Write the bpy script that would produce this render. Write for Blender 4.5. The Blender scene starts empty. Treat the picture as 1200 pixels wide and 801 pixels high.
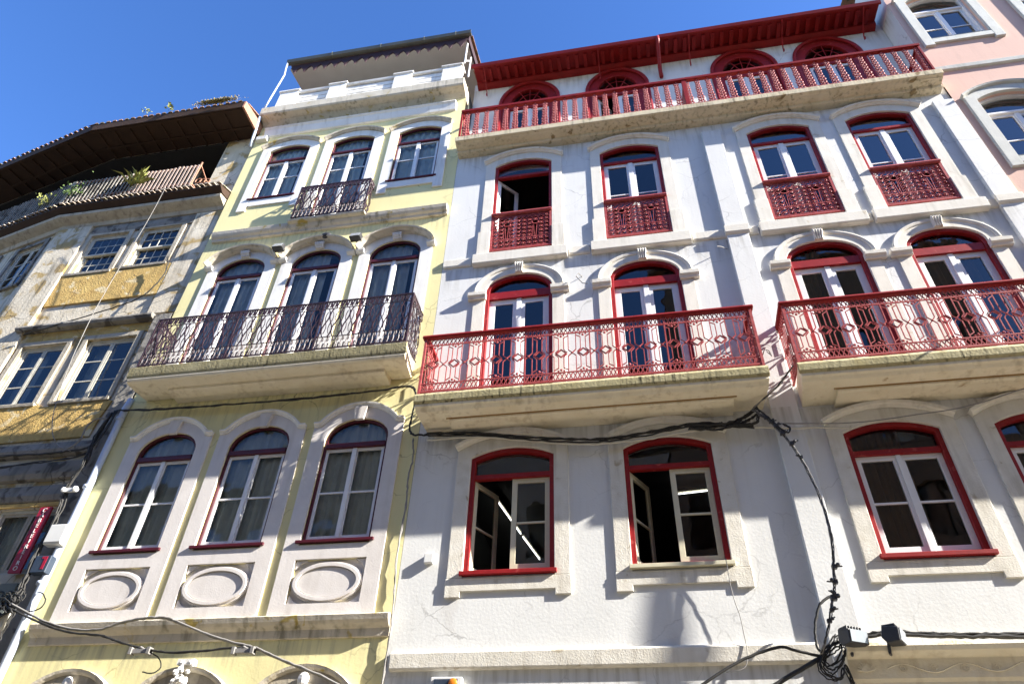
import bpy, bmesh, math, random
from mathutils import Vector, Matrix
random.seed(7)
R_ = math.radians
SC = bpy.context.scene
COL = SC.collection

# ------------------------------------------------------------ camera, sky, sun, exposure
yaw, pit, rol = R_(-11.9312), R_(40.6554), R_(2.5181)
fwd = Vector((math.sin(yaw)*math.cos(pit), math.cos(yaw)*math.cos(pit), math.sin(pit)))
rt = Vector((math.cos(yaw), -math.sin(yaw), 0)); up = rt.cross(fwd)
r2 = math.cos(rol)*rt + math.sin(rol)*up
u2 = -math.sin(rol)*rt + math.cos(rol)*up
cam = bpy.data.objects.new('camera', bpy.data.cameras.new('camera'))
COL.objects.link(cam)
cam.matrix_world = Matrix(((r2.x, u2.x, -fwd.x, 0), (r2.y, u2.y, -fwd.y, -10), (r2.z, u2.z, -fwd.z, 1.6), (0, 0, 0, 1)))
cam.data.sensor_width = 36; cam.data.lens = 36*823.989/1200
cam.data.clip_end = 3000; cam.data.clip_start = .05
SC.camera = cam

SUN = Vector((4.8, -1.0, 2.95)).normalized()
w = bpy.data.worlds.new('World'); SC.world = w; w.use_nodes = True
nt = w.node_tree; nt.nodes.clear()
sky = nt.nodes.new('ShaderNodeTexSky'); sky.sky_type = 'NISHITA'; sky.sun_disc = False
sky.sun_elevation = math.asin(SUN.z); sky.sun_rotation = math.atan2(SUN.x, SUN.y)
sky.air_density = 1.0; sky.dust_density = 0.3; sky.ozone_density = 3.0; sky.altitude = 200
bg = nt.nodes.new('ShaderNodeBackground'); bg.inputs[1].default_value = 0.10
wo = nt.nodes.new('ShaderNodeOutputWorld')
hs = nt.nodes.new('ShaderNodeHueSaturation'); hs.inputs['Saturation'].default_value = 1.22; hs.inputs['Hue'].default_value = .512; hs.inputs['Value'].default_value = .94
nt.links.new(sky.outputs[0], hs.inputs['Color']); nt.links.new(hs.outputs[0], bg.inputs[0]); nt.links.new(bg.outputs[0], wo.inputs[0])
sl = bpy.data.lights.new('sun', 'SUN'); sl.energy = 5.0; sl.angle = R_(0.53); sl.color = (1, .95, .86)
so = bpy.data.objects.new('sun', sl); COL.objects.link(so)
so.rotation_euler = SUN.to_track_quat('Z', 'Y').to_euler(); so.location = (60, -20, 60)
vs = SC.view_settings
vs.view_transform = 'Standard'; vs.look = 'None'; vs.gamma = 1; vs.use_curve_mapping = False
vs.exposure = 1.97
SC.cycles.max_bounces = 8; SC.cycles.diffuse_bounces = 4; SC.cycles.glossy_bounces = 4
SC.cycles.transparent_max_bounces = 12; SC.cycles.caustics_reflective = False; SC.cycles.caustics_refractive = False

# ------------------------------------------------------------ materials
def mat(name, c1, c2=None, scale=2.5, rough=.85, bump=.15, bscale=40, streak=None, samt=.5, spots=None, spscale=3, spth=.62, metal=0, spec=.3, big=.5, sscale=(7, 7, .55), cracks=0, levels=()):
    m = bpy.data.materials.new(name); m.use_nodes = True
    t = m.node_tree; N = t.nodes; L = t.links
    b = N['Principled BSDF']; b.inputs['Roughness'].default_value = rough; b.inputs['Metallic'].default_value = metal
    b.inputs['Specular IOR Level'].default_value = spec
    tc = N.new('ShaderNodeTexCoord')
    def noise(sc, det=6, vec=None, dis=0):
        n = N.new('ShaderNodeTexNoise'); n.inputs['Scale'].default_value = sc; n.inputs['Detail'].default_value = det
        n.inputs['Distortion'].default_value = dis
        L.new(vec or tc.outputs['Object'], n.inputs['Vector']); return n.outputs['Fac']
    def ramp(f, a, b_):
        r = N.new('ShaderNodeMapRange'); r.inputs['From Min'].default_value = a; r.inputs['From Max'].default_value = b_
        L.new(f, r.inputs['Value']); return r.outputs['Result']
    def mix(f, a, b_):
        x = N.new('ShaderNodeMix'); x.data_type = 'RGBA'
        L.new(f, x.inputs[0])
        for s, v in ((6, a), (7, b_)):
            if isinstance(v, tuple): x.inputs[s].default_value = v+(1,) if len(v) == 3 else v
            else: L.new(v, x.inputs[s])
        return x.outputs[2]
    c2 = c2 or tuple(v*.86 for v in c1)
    col = mix(ramp(noise(scale, 8), .35, .68), c1, c2)
    col = mix(ramp(noise(scale*.22, 4), .3, .75), col, mix(ramp(noise(scale*7, 5), .2, .9), tuple(v*(1-.12*big) for v in c1), c2))
    if spots:
        col = mix(ramp(noise(spscale, 10, dis=.6), spth, spth+.06), col, spots)
    if streak:
        mp = N.new('ShaderNodeMapping'); mp.inputs['Scale'].default_value = sscale
        L.new(tc.outputs['Object'], mp.inputs['Vector'])
        f = ramp(noise(1.2, 7, mp.outputs[0]), .5, .72)
        g = N.new('ShaderNodeMath'); g.operation = 'MULTIPLY'; L.new(f, g.inputs[0])
        L.new(ramp(noise(1.1, 3), .38, .6), g.inputs[1])
        h = N.new('ShaderNodeMath'); h.operation = 'MULTIPLY'; L.new(g.outputs[0], h.inputs[0]); h.inputs[1].default_value = samt
        col = mix(h.outputs[0], col, streak)
    if levels:      # grime washed down from each ledge
        sx = N.new('ShaderNodeSeparateXYZ'); L.new(tc.outputs['Object'], sx.inputs[0])
        mp2 = N.new('ShaderNodeMapping'); mp2.inputs['Scale'].default_value = (11, 11, .7); L.new(tc.outputs['Object'], mp2.inputs['Vector'])
        run = ramp(noise(1.0, 6, mp2.outputs[0]), .46, .70); tot = None
        for z_ in levels:
            a_ = N.new('ShaderNodeMapRange'); a_.inputs['From Min'].default_value = z_-.75; a_.inputs['From Max'].default_value = z_; L.new(sx.outputs['Z'], a_.inputs['Value'])
            b_ = N.new('ShaderNodeMath'); b_.operation = 'LESS_THAN'; L.new(sx.outputs['Z'], b_.inputs[0]); b_.inputs[1].default_value = z_+.02
            c_ = N.new('ShaderNodeMath'); c_.operation = 'MULTIPLY'; L.new(a_.outputs[0], c_.inputs[0]); L.new(b_.outputs[0], c_.inputs[1])
            if tot is None: tot = c_.outputs[0]
            else:
                d_ = N.new('ShaderNodeMath'); d_.operation = 'ADD'; L.new(tot, d_.inputs[0]); L.new(c_.outputs[0], d_.inputs[1]); tot = d_.outputs[0]
        e_ = N.new('ShaderNodeMath'); e_.operation = 'MULTIPLY'; L.new(tot, e_.inputs[0]); L.new(run, e_.inputs[1])
        f_ = N.new('ShaderNodeMath'); f_.operation = 'MULTIPLY'; L.new(e_.outputs[0], f_.inputs[0]); f_.inputs[1].default_value = .55
        col = mix(f_.outputs[0], col, (.24, .22, .17))
    if cracks:
        wv = N.new('ShaderNodeVectorMath'); wv.operation = 'MULTIPLY_ADD'
        nz = N.new('ShaderNodeTexNoise'); nz.inputs['Scale'].default_value = 3; nz.inputs['Detail'].default_value = 5; L.new(tc.outputs['Object'], nz.inputs['Vector'])
        L.new(nz.outputs['Color'], wv.inputs[0]); wv.inputs[1].default_value = (.32, .32, .32); L.new(tc.outputs['Object'], wv.inputs[2])
        vo = N.new('ShaderNodeTexVoronoi'); vo.feature = 'DISTANCE_TO_EDGE'; vo.inputs['Scale'].default_value = 1.1; L.new(wv.outputs[0], vo.inputs['Vector'])
        cr = ramp(vo.outputs['Distance'], .012, .0)
        cm = N.new('ShaderNodeMath'); cm.operation = 'MULTIPLY'; L.new(cr, cm.inputs[0]); L.new(ramp(noise(.9, 3), .45, .45+.15/max(.01, cracks)), cm.inputs[1])
        col = mix(cm.outputs[0], col, (.04, .035, .03))
    L.new(col, b.inputs['Base Color'])
    if bump:
        bp = N.new('ShaderNodeBump'); bp.inputs['Strength'].default_value = bump; bp.inputs['Distance'].default_value = .02
        a = N.new('ShaderNodeMath'); a.operation = 'ADD'
        L.new(noise(bscale, 6), a.inputs[0]); L.new(noise(bscale*.09, 4), a.inputs[1])
        L.new(a.outputs[0], bp.inputs['Height']); L.new(bp.outputs[0], b.inputs['Normal'])
    return m

def glass(name, tint=(.9, .95, .95), ior=1.8, wob=.012):
    m = bpy.data.materials.new(name); m.use_nodes = True
    t = m.node_tree; N = t.nodes; L = t.links; N.clear()
    o = N.new('ShaderNodeOutputMaterial'); mx = N.new('ShaderNodeMixShader'); fr = N.new('ShaderNodeFresnel')
    fr.inputs[0].default_value = ior
    tr = N.new('ShaderNodeBsdfTransparent'); tr.inputs[0].default_value = tint+(1,)
    gl = N.new('ShaderNodeBsdfGlossy'); gl.inputs['Roughness'].default_value = .01
    tc = N.new('ShaderNodeTexCoord'); ns = N.new('ShaderNodeTexNoise'); ns.inputs['Scale'].default_value = 1.3
    bp = N.new('ShaderNodeBump'); bp.inputs['Strength'].default_value = wob; bp.inputs['Distance'].default_value = .5
    L.new(tc.outputs['Object'], ns.inputs['Vector']); L.new(ns.outputs[0], bp.inputs['Height']); L.new(bp.outputs[0], gl.inputs['Normal'])
    L.new(fr.outputs[0], mx.inputs[0]); L.new(tr.outputs[0], mx.inputs[1]); L.new(gl.outputs[0], mx.inputs[2]); L.new(mx.outputs[0], o.inputs[0])
    return m

def emit(name, col, s):
    m = bpy.data.materials.new(name); m.use_nodes = True
    b = m.node_tree.nodes['Principled BSDF']; b.inputs['Base Color'].default_value = col+(1,)
    b.inputs['Emission Color'].default_value = col+(1,); b.inputs['Emission Strength'].default_value = s
    return m

M = dict(
 stain=mat('rusty_stain', (.30, .17, .06), (.42, .28, .13), 3, .95, .2, 30),
 slabbrown=mat('weathered_brown_ledge_stone', (.72, .63, .46), (.56, .47, .30), 2.2, .9, .4, 20, streak=(.07, .055, .03), samt=.7, sscale=(10, 10, .8), spots=(.28, .20, .10), spscale=3, spth=.62),
 fascia=mat('mossy_balcony_edge', (.46, .41, .25), (.30, .26, .13), 2.5, .9, .35, 25, streak=(.02, .02, .012), samt=1.0, sscale=(16, 16, .6), spots=(.36, .31, .16), spscale=4, spth=.60),
 white=mat('white_plaster', (.71, .71, .695), (.64, .64, .625), 1.3, .9, .12, 25, streak=(.36, .33, .27), samt=.13, spots=(.62, .61, .59), spscale=.9, spth=.62, sscale=(9, 9, .35), levels=(16.62, 12.55, 8.35, 4.44, 20.95), cracks=.3),
 stone=mat('pale_limestone', (.75, .72, .65), (.68, .64, .56), 4, .9, .14, 45, streak=(.30, .26, .19), samt=.4, spots=(.56, .49, .38), spscale=4, spth=.66),
 roughstone=mat('bush_hammered_limestone', (.74, .71, .64), (.63, .59, .50), 5, .9, .24, 48, streak=(.25, .21, .15), samt=.5, spots=(.46, .40, .30), spscale=5, spth=.65),
 slab=mat('stained_balcony_stone', (.84, .77, .61), (.76, .67, .49), 3, .9, .35, 25, streak=(.30, .22, .11), samt=.5, spots=(.40, .27, .12), spscale=1.6, spth=.70),
 yellow=mat('yellow_plaster', (.79, .72, .39), (.73, .66, .34), 1.4, .9, .10, 25, streak=(.36, .31, .16), samt=.12, levels=(19.5, 14.44, 9.55, 4.93), cracks=.4),
 greystone=mat('smooth_grey_stone', (.70, .66, .63), (.62, .58, .55), 3, .85, .12, 40, streak=(.35, .30, .25), samt=.3),
 ystone=mat('weathered_ledge_stone', (.62, .57, .48), (.52, .46, .36), 3, .9, .25, 30, streak=(.10, .09, .05), samt=.8, spots=(.42, .32, .10), spscale=3, spth=.62),
 whitetrim=mat('white_painted_stone', (.80, .79, .76), (.72, .70, .66), 4, .85, .12, 35, streak=(.35, .32, .26), samt=.5),
 red=mat('red_paint', (.30, .014, .015), (.20, .009, .011), 7, .48, .10, 60, spec=.28, spots=(.34, .05, .045), spscale=9, spth=.62),
 reddark=mat('dull_dark_red_paint', (.25, .013, .013), (.17, .010, .011), 4, .55, .08, 60, spec=.2),
 redsoft=mat('red_cast_iron_paint', (.42, .105, .10), (.27, .030, .034), 16, .55, .08, 60, spec=.25),
 maroon=mat('dark_maroon_paint', (.085, .006, .014), (.06, .005, .010), 5, .45, .04, 60, spec=.4),
 sash=mat('white_window_paint', (.80, .80, .80), (.74, .74, .74), 6, .4, .03, 60, spec=.4),
 cream=mat('cream_window_paint', (.66, .62, .46), (.58, .53, .38), 6, .5, .05, 60),
 iron=mat('black_wrought_iron', (.022, .012, .017), (.045, .018, .024), 8, .5, .1, 60, spec=.4),
 dark=mat('loggia_shade_black', (.035, .035, .035), (.02, .02, .02), 2, .95, 0),
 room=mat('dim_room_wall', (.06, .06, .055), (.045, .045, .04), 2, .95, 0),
 curtain=mat('grey_net_curtain', (.78, .80, .78), (.62, .65, .63), 6, .95, .05),
 curtainb=mat('brown_curtain', (.16, .11, .07), (.09, .065, .045), 1.1, .95, .05),
 pink=mat('pink_plaster', (.66, .44, .36), (.60, .41, .34), 1.2, .9, .12, 25, streak=(.45, .30, .25), samt=.3),
 pinkstone=mat('grey_window_stone', (.60, .60, .56), (.50, .50, .46), 4, .9, .25, 35, streak=(.2, .2, .17), samt=.4),
 oldwall=mat('peeling_old_plaster', (.68, .62, .50), (.47, .40, .29), 2.2, .95, .4, 20, streak=(.09, .08, .06), samt=.9, spots=(.40, .29, .13), spscale=2.2, spth=.54, cracks=1),
 olddark=mat('dark_grey_old_plaster', (.30, .28, .25), (.17, .16, .14), 2.5, .95, .6, 12, streak=(.05, .05, .04), samt=.9, spots=(.10, .09, .08), spscale=3, spth=.55, cracks=1),
 ochre=mat('rough_ochre_plaster', (.62, .43, .15), (.44, .28, .09), 5, .95, .7, 26, streak=(.20, .13, .06), samt=.5, spots=(.66, .54, .32), spscale=3.5, spth=.58, cracks=1),
 oldstone=mat('old_grey_stone', (.50, .45, .36), (.34, .30, .23), 4, .95, .4, 20, streak=(.12, .10, .08), samt=.8),
 oldwood=mat('faded_window_wood', (.58, .56, .48), (.42, .40, .33), 8, .8, .2, 40),
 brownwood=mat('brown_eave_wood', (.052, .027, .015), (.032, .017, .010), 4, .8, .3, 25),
 slat=mat('bleached_fence_wood', (.38, .30, .26), (.24, .18, .15), 6, .85, .3, 40),
 rust=mat('rusty_pink_rail', (.42, .22, .15), (.30, .15, .10), 6, .8, .2, 40),
 tile=mat('clay_roof_tile', (.36, .20, .13), (.22, .14, .10), 5, .9, .4, 25, spots=(.10, .10, .06), spscale=5, spth=.55),
 tilepale=mat('lichen_clay_tile', (.50, .42, .35), (.34, .26, .20), 7, .9, .4, 25, spots=(.20, .18, .12), spscale=5, spth=.55),
 gutter=mat('dark_metal_gutter', (.055, .06, .055), (.09, .09, .07), 3, .45, .05, 40, spec=.5),
 valance=mat('brown_valance', (.030, .012, .017), (.040, .018, .022), 4, .7, .05, 40),
 ceiling=mat('grey_boarded_ceiling', (.52, .50, .47), (.46, .44, .41), 2, .85, .05, 30),
 pipe=mat('pale_blue_drainpipe', (.50, .56, .68), (.42, .48, .60), 3, .5, .05, 40, spec=.5),
 cable=mat('black_cable_rubber', (.018, .018, .018), (.035, .033, .03), 5, .6, .1, 50),
 cablegrey=mat('grey_cable_sheath', (.26, .25, .24), (.16, .15, .14), 5, .6, .1, 50),
 cablepale=mat('painted_over_cable', (.62, .59, .50), (.5, .47, .40), 5, .7, .1, 50),
 black=mat('black_lamp_casing', (.025, .026, .03), (.045, .045, .05), 5, .45, .08, 40, spec=.5),
 lampglass=mat('lamp_front_glass', (.32, .34, .36), (.22, .24, .26), 3, .15, 0, spec=.6),
 plastic=mat('white_plastic_box', (.72, .72, .70), (.64, .64, .62), 5, .5, .03),
 boxblue=mat('dark_blue_enamel', (.03, .045, .075), (.05, .065, .09), 5, .4, .03),
 signred=mat('red_sign_vinyl', (.34, .012, .035), (.28, .01, .03), 4, .4, 0),
 letter=mat('white_sign_letter', (.75, .75, .75), None, 4, .5, 0),
 signgreen=mat('grey_green_sign_board', (.16, .18, .16), (.12, .13, .12), 4, .7, .1),
 letterdark=mat('dark_sign_letter', (.03, .032, .03), None, 4, .6, 0),
 orange=mat('orange_plastic', (.75, .22, .02), None, 4, .4, 0),
 leaf=mat('green_leaf', (.08, .13, .03), (.05, .09, .02), 9, .7, 0),
 leafy=mat('yellow_green_leaf', (.28, .28, .08), (.18, .21, .06), 9, .7, 0),
 moss=mat('dry_moss', (.34, .28, .12), (.17, .14, .05), 9, .95, .3),
 pot=mat('clay_pot', (.33, .15, .08), None, 6, .9, .1),
 asphalt=mat('street_stone', (.19, .17, .135), (.16, .14, .11), 3, .9, .3, 20),
 pave=mat('pavement_stone', (.33, .295, .235), (.28, .25, .20), 3, .9, .3, 20),
 oppo=mat('sandstone_render', (.36, .27, .19), (.28, .20, .14), 2, .9, .2, 20, streak=(.12, .09, .06), samt=.5),
 oppo2=mat('faded_cream_render', (.66, .62, .54), (.56, .52, .45), 2, .9, .2, 20),
 glass=glass('window_glass'),
 greyglass=glass('grey_window_glass', (.92, .97, .97), 1.6, .015),
 skyglass=glass('bright_window_glass', (.85, .9, .95), 2.3, .012),
 oldglass=glass('old_window_glass', (.8, .88, .9), 1.7, .03),
 tube=emit('fluorescent_tube_light', (1, 1, 1), 1.2),
)

# ------------------------------------------------------------ mesh builder
def norm2(a):
    l = math.hypot(*a) or 1
    return (a[0]/l, a[1]/l)
class MB:
    def __init__(s): s.v = []; s.f = []
    def add(s, vs, fs):
        k = len(s.v); s.v += [tuple(p) for p in vs]; s.f += [tuple(i+k for i in f) for f in fs]
    def box(s, x0, x1, y0, y1, z0, z1):
        s.add([(x0,y0,z0),(x1,y0,z0),(x1,y1,z0),(x0,y1,z0),(x0,y0,z1),(x1,y0,z1),(x1,y1,z1),(x0,y1,z1)],
              [(0,3,2,1),(4,5,6,7),(0,1,5,4),(1,2,6,5),(2,3,7,6),(3,0,4,7)]); return s
    def prism(s, poly, y0, y1):          # polygon in x-z pushed along y
        n = len(poly)
        s.add([(x,y0,z) for x,z in poly]+[(x,y1,z) for x,z in poly],
              [tuple(range(n)), tuple(range(2*n-1, n-1, -1))]+[(i,i+n,(i+1)%n+n,(i+1)%n) for i in range(n)]); return s
    def prismx(s, poly, x0, x1, in0=0, in1=0):         # polygon in y-z pushed along x (ends mitred back by in0/in1 per metre of depth)
        n = len(poly); ym = min(p[0] for p in poly)
        s.add([(x0+in0*(y-ym),y,z) for y,z in poly]+[(x1-in1*(y-ym),y,z) for y,z in poly],
              [tuple(range(n-1,-1,-1)), tuple(range(n, 2*n))]+[(i,(i+1)%n,(i+1)%n+n,i+n) for i in range(n)]); return s
    def strip(s, a, b, y0, y1, closed=False):   # band between two x-z polylines
        n = len(a); vs = []
        for (p, q) in zip(a, b): vs += [(p[0],y0,p[1]),(q[0],y0,q[1]),(q[0],y1,q[1]),(p[0],y1,p[1])]
        fs = []
        for i in range(n if closed else n-1):
            j = (i+1) % n
            for k in range(4): fs.append((4*i+k, 4*i+(k+1)%4, 4*j+(k+1)%4, 4*j+k))
        if not closed: fs += [(0,3,2,1), (4*n-4,4*n-3,4*n-2,4*n-1)]
        s.add(vs, fs); return s
    def sweep(s, path, prof, closed=False):   # moulding: prof = [(outward offset, y)]
        n = len(path); m = len(prof); vs = []
        for i in range(n):
            p = path[i]; a = path[i-1] if (i or closed) else None; b = path[(i+1) % n] if (i < n-1 or closed) else None
            ds = []
            if a: ds.append(norm2((p[0]-a[0], p[1]-a[1])))
            if b: ds.append(norm2((b[0]-p[0], b[1]-p[1])))
            ns = [(-d[1], d[0]) for d in ds]
            nn = norm2((sum(q[0] for q in ns), sum(q[1] for q in ns)))
            k = 1/max(.45, nn[0]*ns[0][0]+nn[1]*ns[0][1])
            vs += [(p[0]+nn[0]*o*k, y, p[1]+nn[1]*o*k) for o, y in prof]
        fs = []
        for i in range(n if closed else n-1):
            j = (i+1) % n
            for k in range(m): fs.append((m*i+k, m*i+(k+1)%m, m*j+(k+1)%m, m*j+k))
        if not closed: fs += [tuple(range(m-1,-1,-1)), tuple(range(m*(n-1), m*n))]
        s.add(vs, fs); return s
    def tube(s, pts, r, n=6, caps=True):
        P = [Vector(p) for p in pts]; vs = []; fs = []; ref = None
        for i, p in enumerate(P):
            d = (P[min(i+1, len(P)-1)]-P[max(i-1, 0)])
            if d.length < 1e-9: d = Vector((0, 0, 1))
            d.normalize()
            if ref is None: ref = d.orthogonal().normalized()
            ref = (ref-d*ref.dot(d))
            if ref.length < 1e-6: ref = d.orthogonal()
            ref.normalize(); b = d.cross(ref); rr = r[i] if isinstance(r, (list, tuple)) else r
            for k in range(n):
                a = 2*math.pi*k/n; vs.append(p+(ref*math.cos(a)+b*math.sin(a))*rr)
        for i in range(len(P)-1):
            for k in range(n): fs.append((i*n+k, i*n+(k+1)%n, (i+1)*n+(k+1)%n, (i+1)*n+k))
        if caps: fs += [tuple(range(n-1,-1,-1)), tuple(range((len(P)-1)*n, len(P)*n))]
        s.add(vs, fs); return s
    def bar(s, p, q, r, n=4): return s.tube([p, q], r, n)
    def ring(s, c, rx, rz, t, n=10, a0=0, a1=360):
        k = max(3, int(n*(a1-a0)/360))
        pts = [(c[0]+rx*math.cos(R_(a0+(a1-a0)*i/k)), c[1], c[2]+rz*math.sin(R_(a0+(a1-a0)*i/k))) for i in range(k+1)]
        return s.tube(pts, t, 4, caps=(a1-a0 < 360))
    def ball(s, c, rx, ry=None, rz=None, n=8, m=5):
        ry = ry or rx; rz = rz or rx; vs = [(c[0], c[1], c[2]-rz)]
        for i in range(1, m):
            t = -math.pi/2+math.pi*i/m
            for k in range(n):
                a = 2*math.pi*k/n; vs.append((c[0]+rx*math.cos(t)*math.cos(a), c[1]+ry*math.cos(t)*math.sin(a), c[2]+rz*math.sin(t)))
        vs.append((c[0], c[1], c[2]+rz)); fs = []
        for k in range(n):
            fs.append((0, 1+(k+1)%n, 1+k)); fs.append((len(vs)-1, 1+(m-2)*n+k, 1+(m-2)*n+(k+1)%n))
            for i in range(m-2): fs.append((1+i*n+k, 1+i*n+(k+1)%n, 1+(i+1)*n+(k+1)%n, 1+(i+1)*n+k))
        s.add(vs, fs); return s
    def quad(s, a, b, c, d): s.add([a, b, c, d], [(0,1,2,3)]); return s
    def xf(s, fn): s.v = [tuple(fn(p)) for p in s.v]; return s
    def build(s, name, m, parent=None, bevel=0, smooth=False, post=None):
        me = bpy.data.meshes.new(name); off = OFF.get(top(parent), (0, 0, 0)) if parent else (0, 0, 0)
        vs = s.v if not post else s.v
        me.from_pydata([(p[0]-off[0], p[1]-off[1], p[2]-off[2]) for p in vs], [], s.f)
        bm = bmesh.new(); bm.from_mesh(me); 
        if name != 'pane': bmesh.ops.recalc_face_normals(bm, faces=bm.faces)
        if post: post(bm, off)
        bm.to_mesh(me); bm.free()
        if smooth:
            for p in me.polygons: p.use_smooth = True
        me.materials.append(m)
        o = bpy.data.objects.new(name, me); COL.objects.link(o)
        if parent: o.parent = parent
        if bevel:
            b = o.modifiers.new('edge', 'BEVEL'); b.width = bevel; b.segments = 2; b.limit_method = 'ANGLE'; b.angle_limit = R_(40)
        return o
OFF = {}
def top(o):
    while o.parent: o = o.parent
    return o
def tag(o, label, cat, group=None, kind=None):
    o['label'] = label
    if cat: o['category'] = cat
    if group: o['group'] = group
    if kind: o['kind'] = kind
    return o
def thing(name, label, cat, loc, group=None):
    o = bpy.data.objects.new(name, None); COL.objects.link(o); o.location = loc; o.empty_display_size = .3
    OFF[o] = loc
    return tag(o, label, cat, group)
def single(name, mb, m, label, cat, group=None, smooth=False, bevel=0):
    x = [p[0] for p in mb.v]; y = [p[1] for p in mb.v]; z = [p[2] for p in mb.v]
    c = ((min(x)+max(x))/2, (min(y)+max(y))/2, min(z))
    mb.v = [(p[0]-c[0], p[1]-c[1], p[2]-c[2]) for p in mb.v]
    o = mb.build(name, m, None, bevel, smooth); o.location = c
    return tag(o, label, cat, group)

# ------------------------------------------------------------ openings, windows
def outline(cx, a, zb, zs, za, kind, off=0, n=14):
    """jamb - arched head - jamb, as x-z points, grown outward by off"""
    h = za-zs; A = a+off; pts = [(cx-A, zb)]
    if kind == 'rect':
        return [(cx-A, zb), (cx-A, za+off), (cx+A, za+off), (cx+A, zb)]
    if kind == 'ell':
        H = h+off
        arc = [(cx-A*math.cos(math.pi*i/n), zs+H*math.sin(math.pi*i/n)) for i in range(n+1)]
    else:
        Rr = (a*a+h*h)/(2*h); zc = za-Rr; R2 = Rr+off; t = math.asin(min(1, A/R2))
        arc = [(cx+R2*math.sin(-t+2*t*i/n), zc+R2*math.cos(-t+2*t*i/n)) for i in range(n+1)]
    return pts+arc+[(cx+A, zb)]
def headz(x, cx, a, zs, za, kind):
    h = za-zs; u = (x-cx)
    if kind == 'rect': return za
    if kind == 'ell': return zs+h*math.sqrt(max(0, 1-(u/a)**2))
    Rr = (a*a+h*h)/(2*h); return za-Rr+math.sqrt(Rr*Rr-u*u)

def wall_sheet(x0, x1, z0, z1, y, holes, depth=.22):
    """front face with real openings plus their reveals"""
    bm = bmesh.new(); es = []
    def loop(pts):
        vs = [bm.verts.new((px, y, pz)) for px, pz in pts]
        for i in range(len(vs)): es.append(bm.edges.new((vs[i], vs[(i+1) % len(vs)])))
    loop([(x0, z0), (x1, z0), (x1, z1), (x0, z1)])
    for h in holes: loop(h)
    bmesh.ops.triangle_fill(bm, use_beauty=True, use_dissolve=False, edges=es)
    mb = MB(); bm.verts.index_update()
    mb.add([tuple(v.co) for v in bm.verts], [tuple(v.index for v in f.verts) for f in bm.faces]); bm.free()
    for h in holes:
        n = len(h)
        for i in range(n):
            a, b = h[i], h[(i+1) % n]
            mb.quad((a[0], y, a[1]), (b[0], y, b[1]), (b[0], y+depth, b[1]), (a[0], y+depth, a[1]))
    return mb

def casement(x0, x1, z0, z1, y, bars=(), fw=.065, d=.045, bw=.035, hinge=None, ang=0, cols=()):
    mb = MB(); o = [(x0, z0), (x0, z1), (x1, z1), (x1, z0)]
    i = [(x0+fw, z0+fw*1.2), (x0+fw, z1-fw), (x1-fw, z1-fw), (x1-fw, z0+fw*1.2)]
    mb.strip(o, i, y, y+d, True)
    for b in bars: mb.box(x0+fw, x1-fw, y+.006, y+d-.006, b-bw/2, b+bw/2)
    for c in cols: mb.box(c-bw/2, c+bw/2, y+.010, y+d-.010, z0+fw, z1-fw)
    ja, jb, jc = (random.uniform(-.007, .007) for _ in range(3)); yp = y+d*.5
    pane = MB().quad((x0+fw, yp+ja, z0+fw), (x1-fw, yp+jb, z0+fw), (x1-fw, yp+jb+jc, z1-fw), (x0+fw, yp+ja+jc, z1-fw))
    if hinge is not None:
        c, s_ = math.cos(ang), math.sin(ang)
        f = lambda p: (hinge+(p[0]-hinge)*c-(p[1]-y)*s_*(1), y+(p[0]-hinge)*s_+(p[1]-y)*c, p[2])
        mb.xf(f); pane.xf(f)
    return mb, pane

def curtain(cx, a, z0, z1, y, m, parent, part=1.0):
    mb = MB(); n = 26; x0 = cx-a; x1 = cx-a+2*a*part; ph = random.random()*6
    for i in range(n):
        xa, xb = x0+(x1-x0)*i/n, x0+(x1-x0)*(i+1)/n
        ya, yb = (y+.03*math.sin(i*1.3+ph)+.015*math.sin(i*2.9+ph), y+.03*math.sin((i+1)*1.3+ph)+.015*math.sin((i+1)*2.9+ph))
        mb.quad((xa, ya, z0), (xb, yb, z0), (xb, yb, z1), (xa, ya, z1))
    return mb.build('curtain', m, parent, smooth=True)

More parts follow.
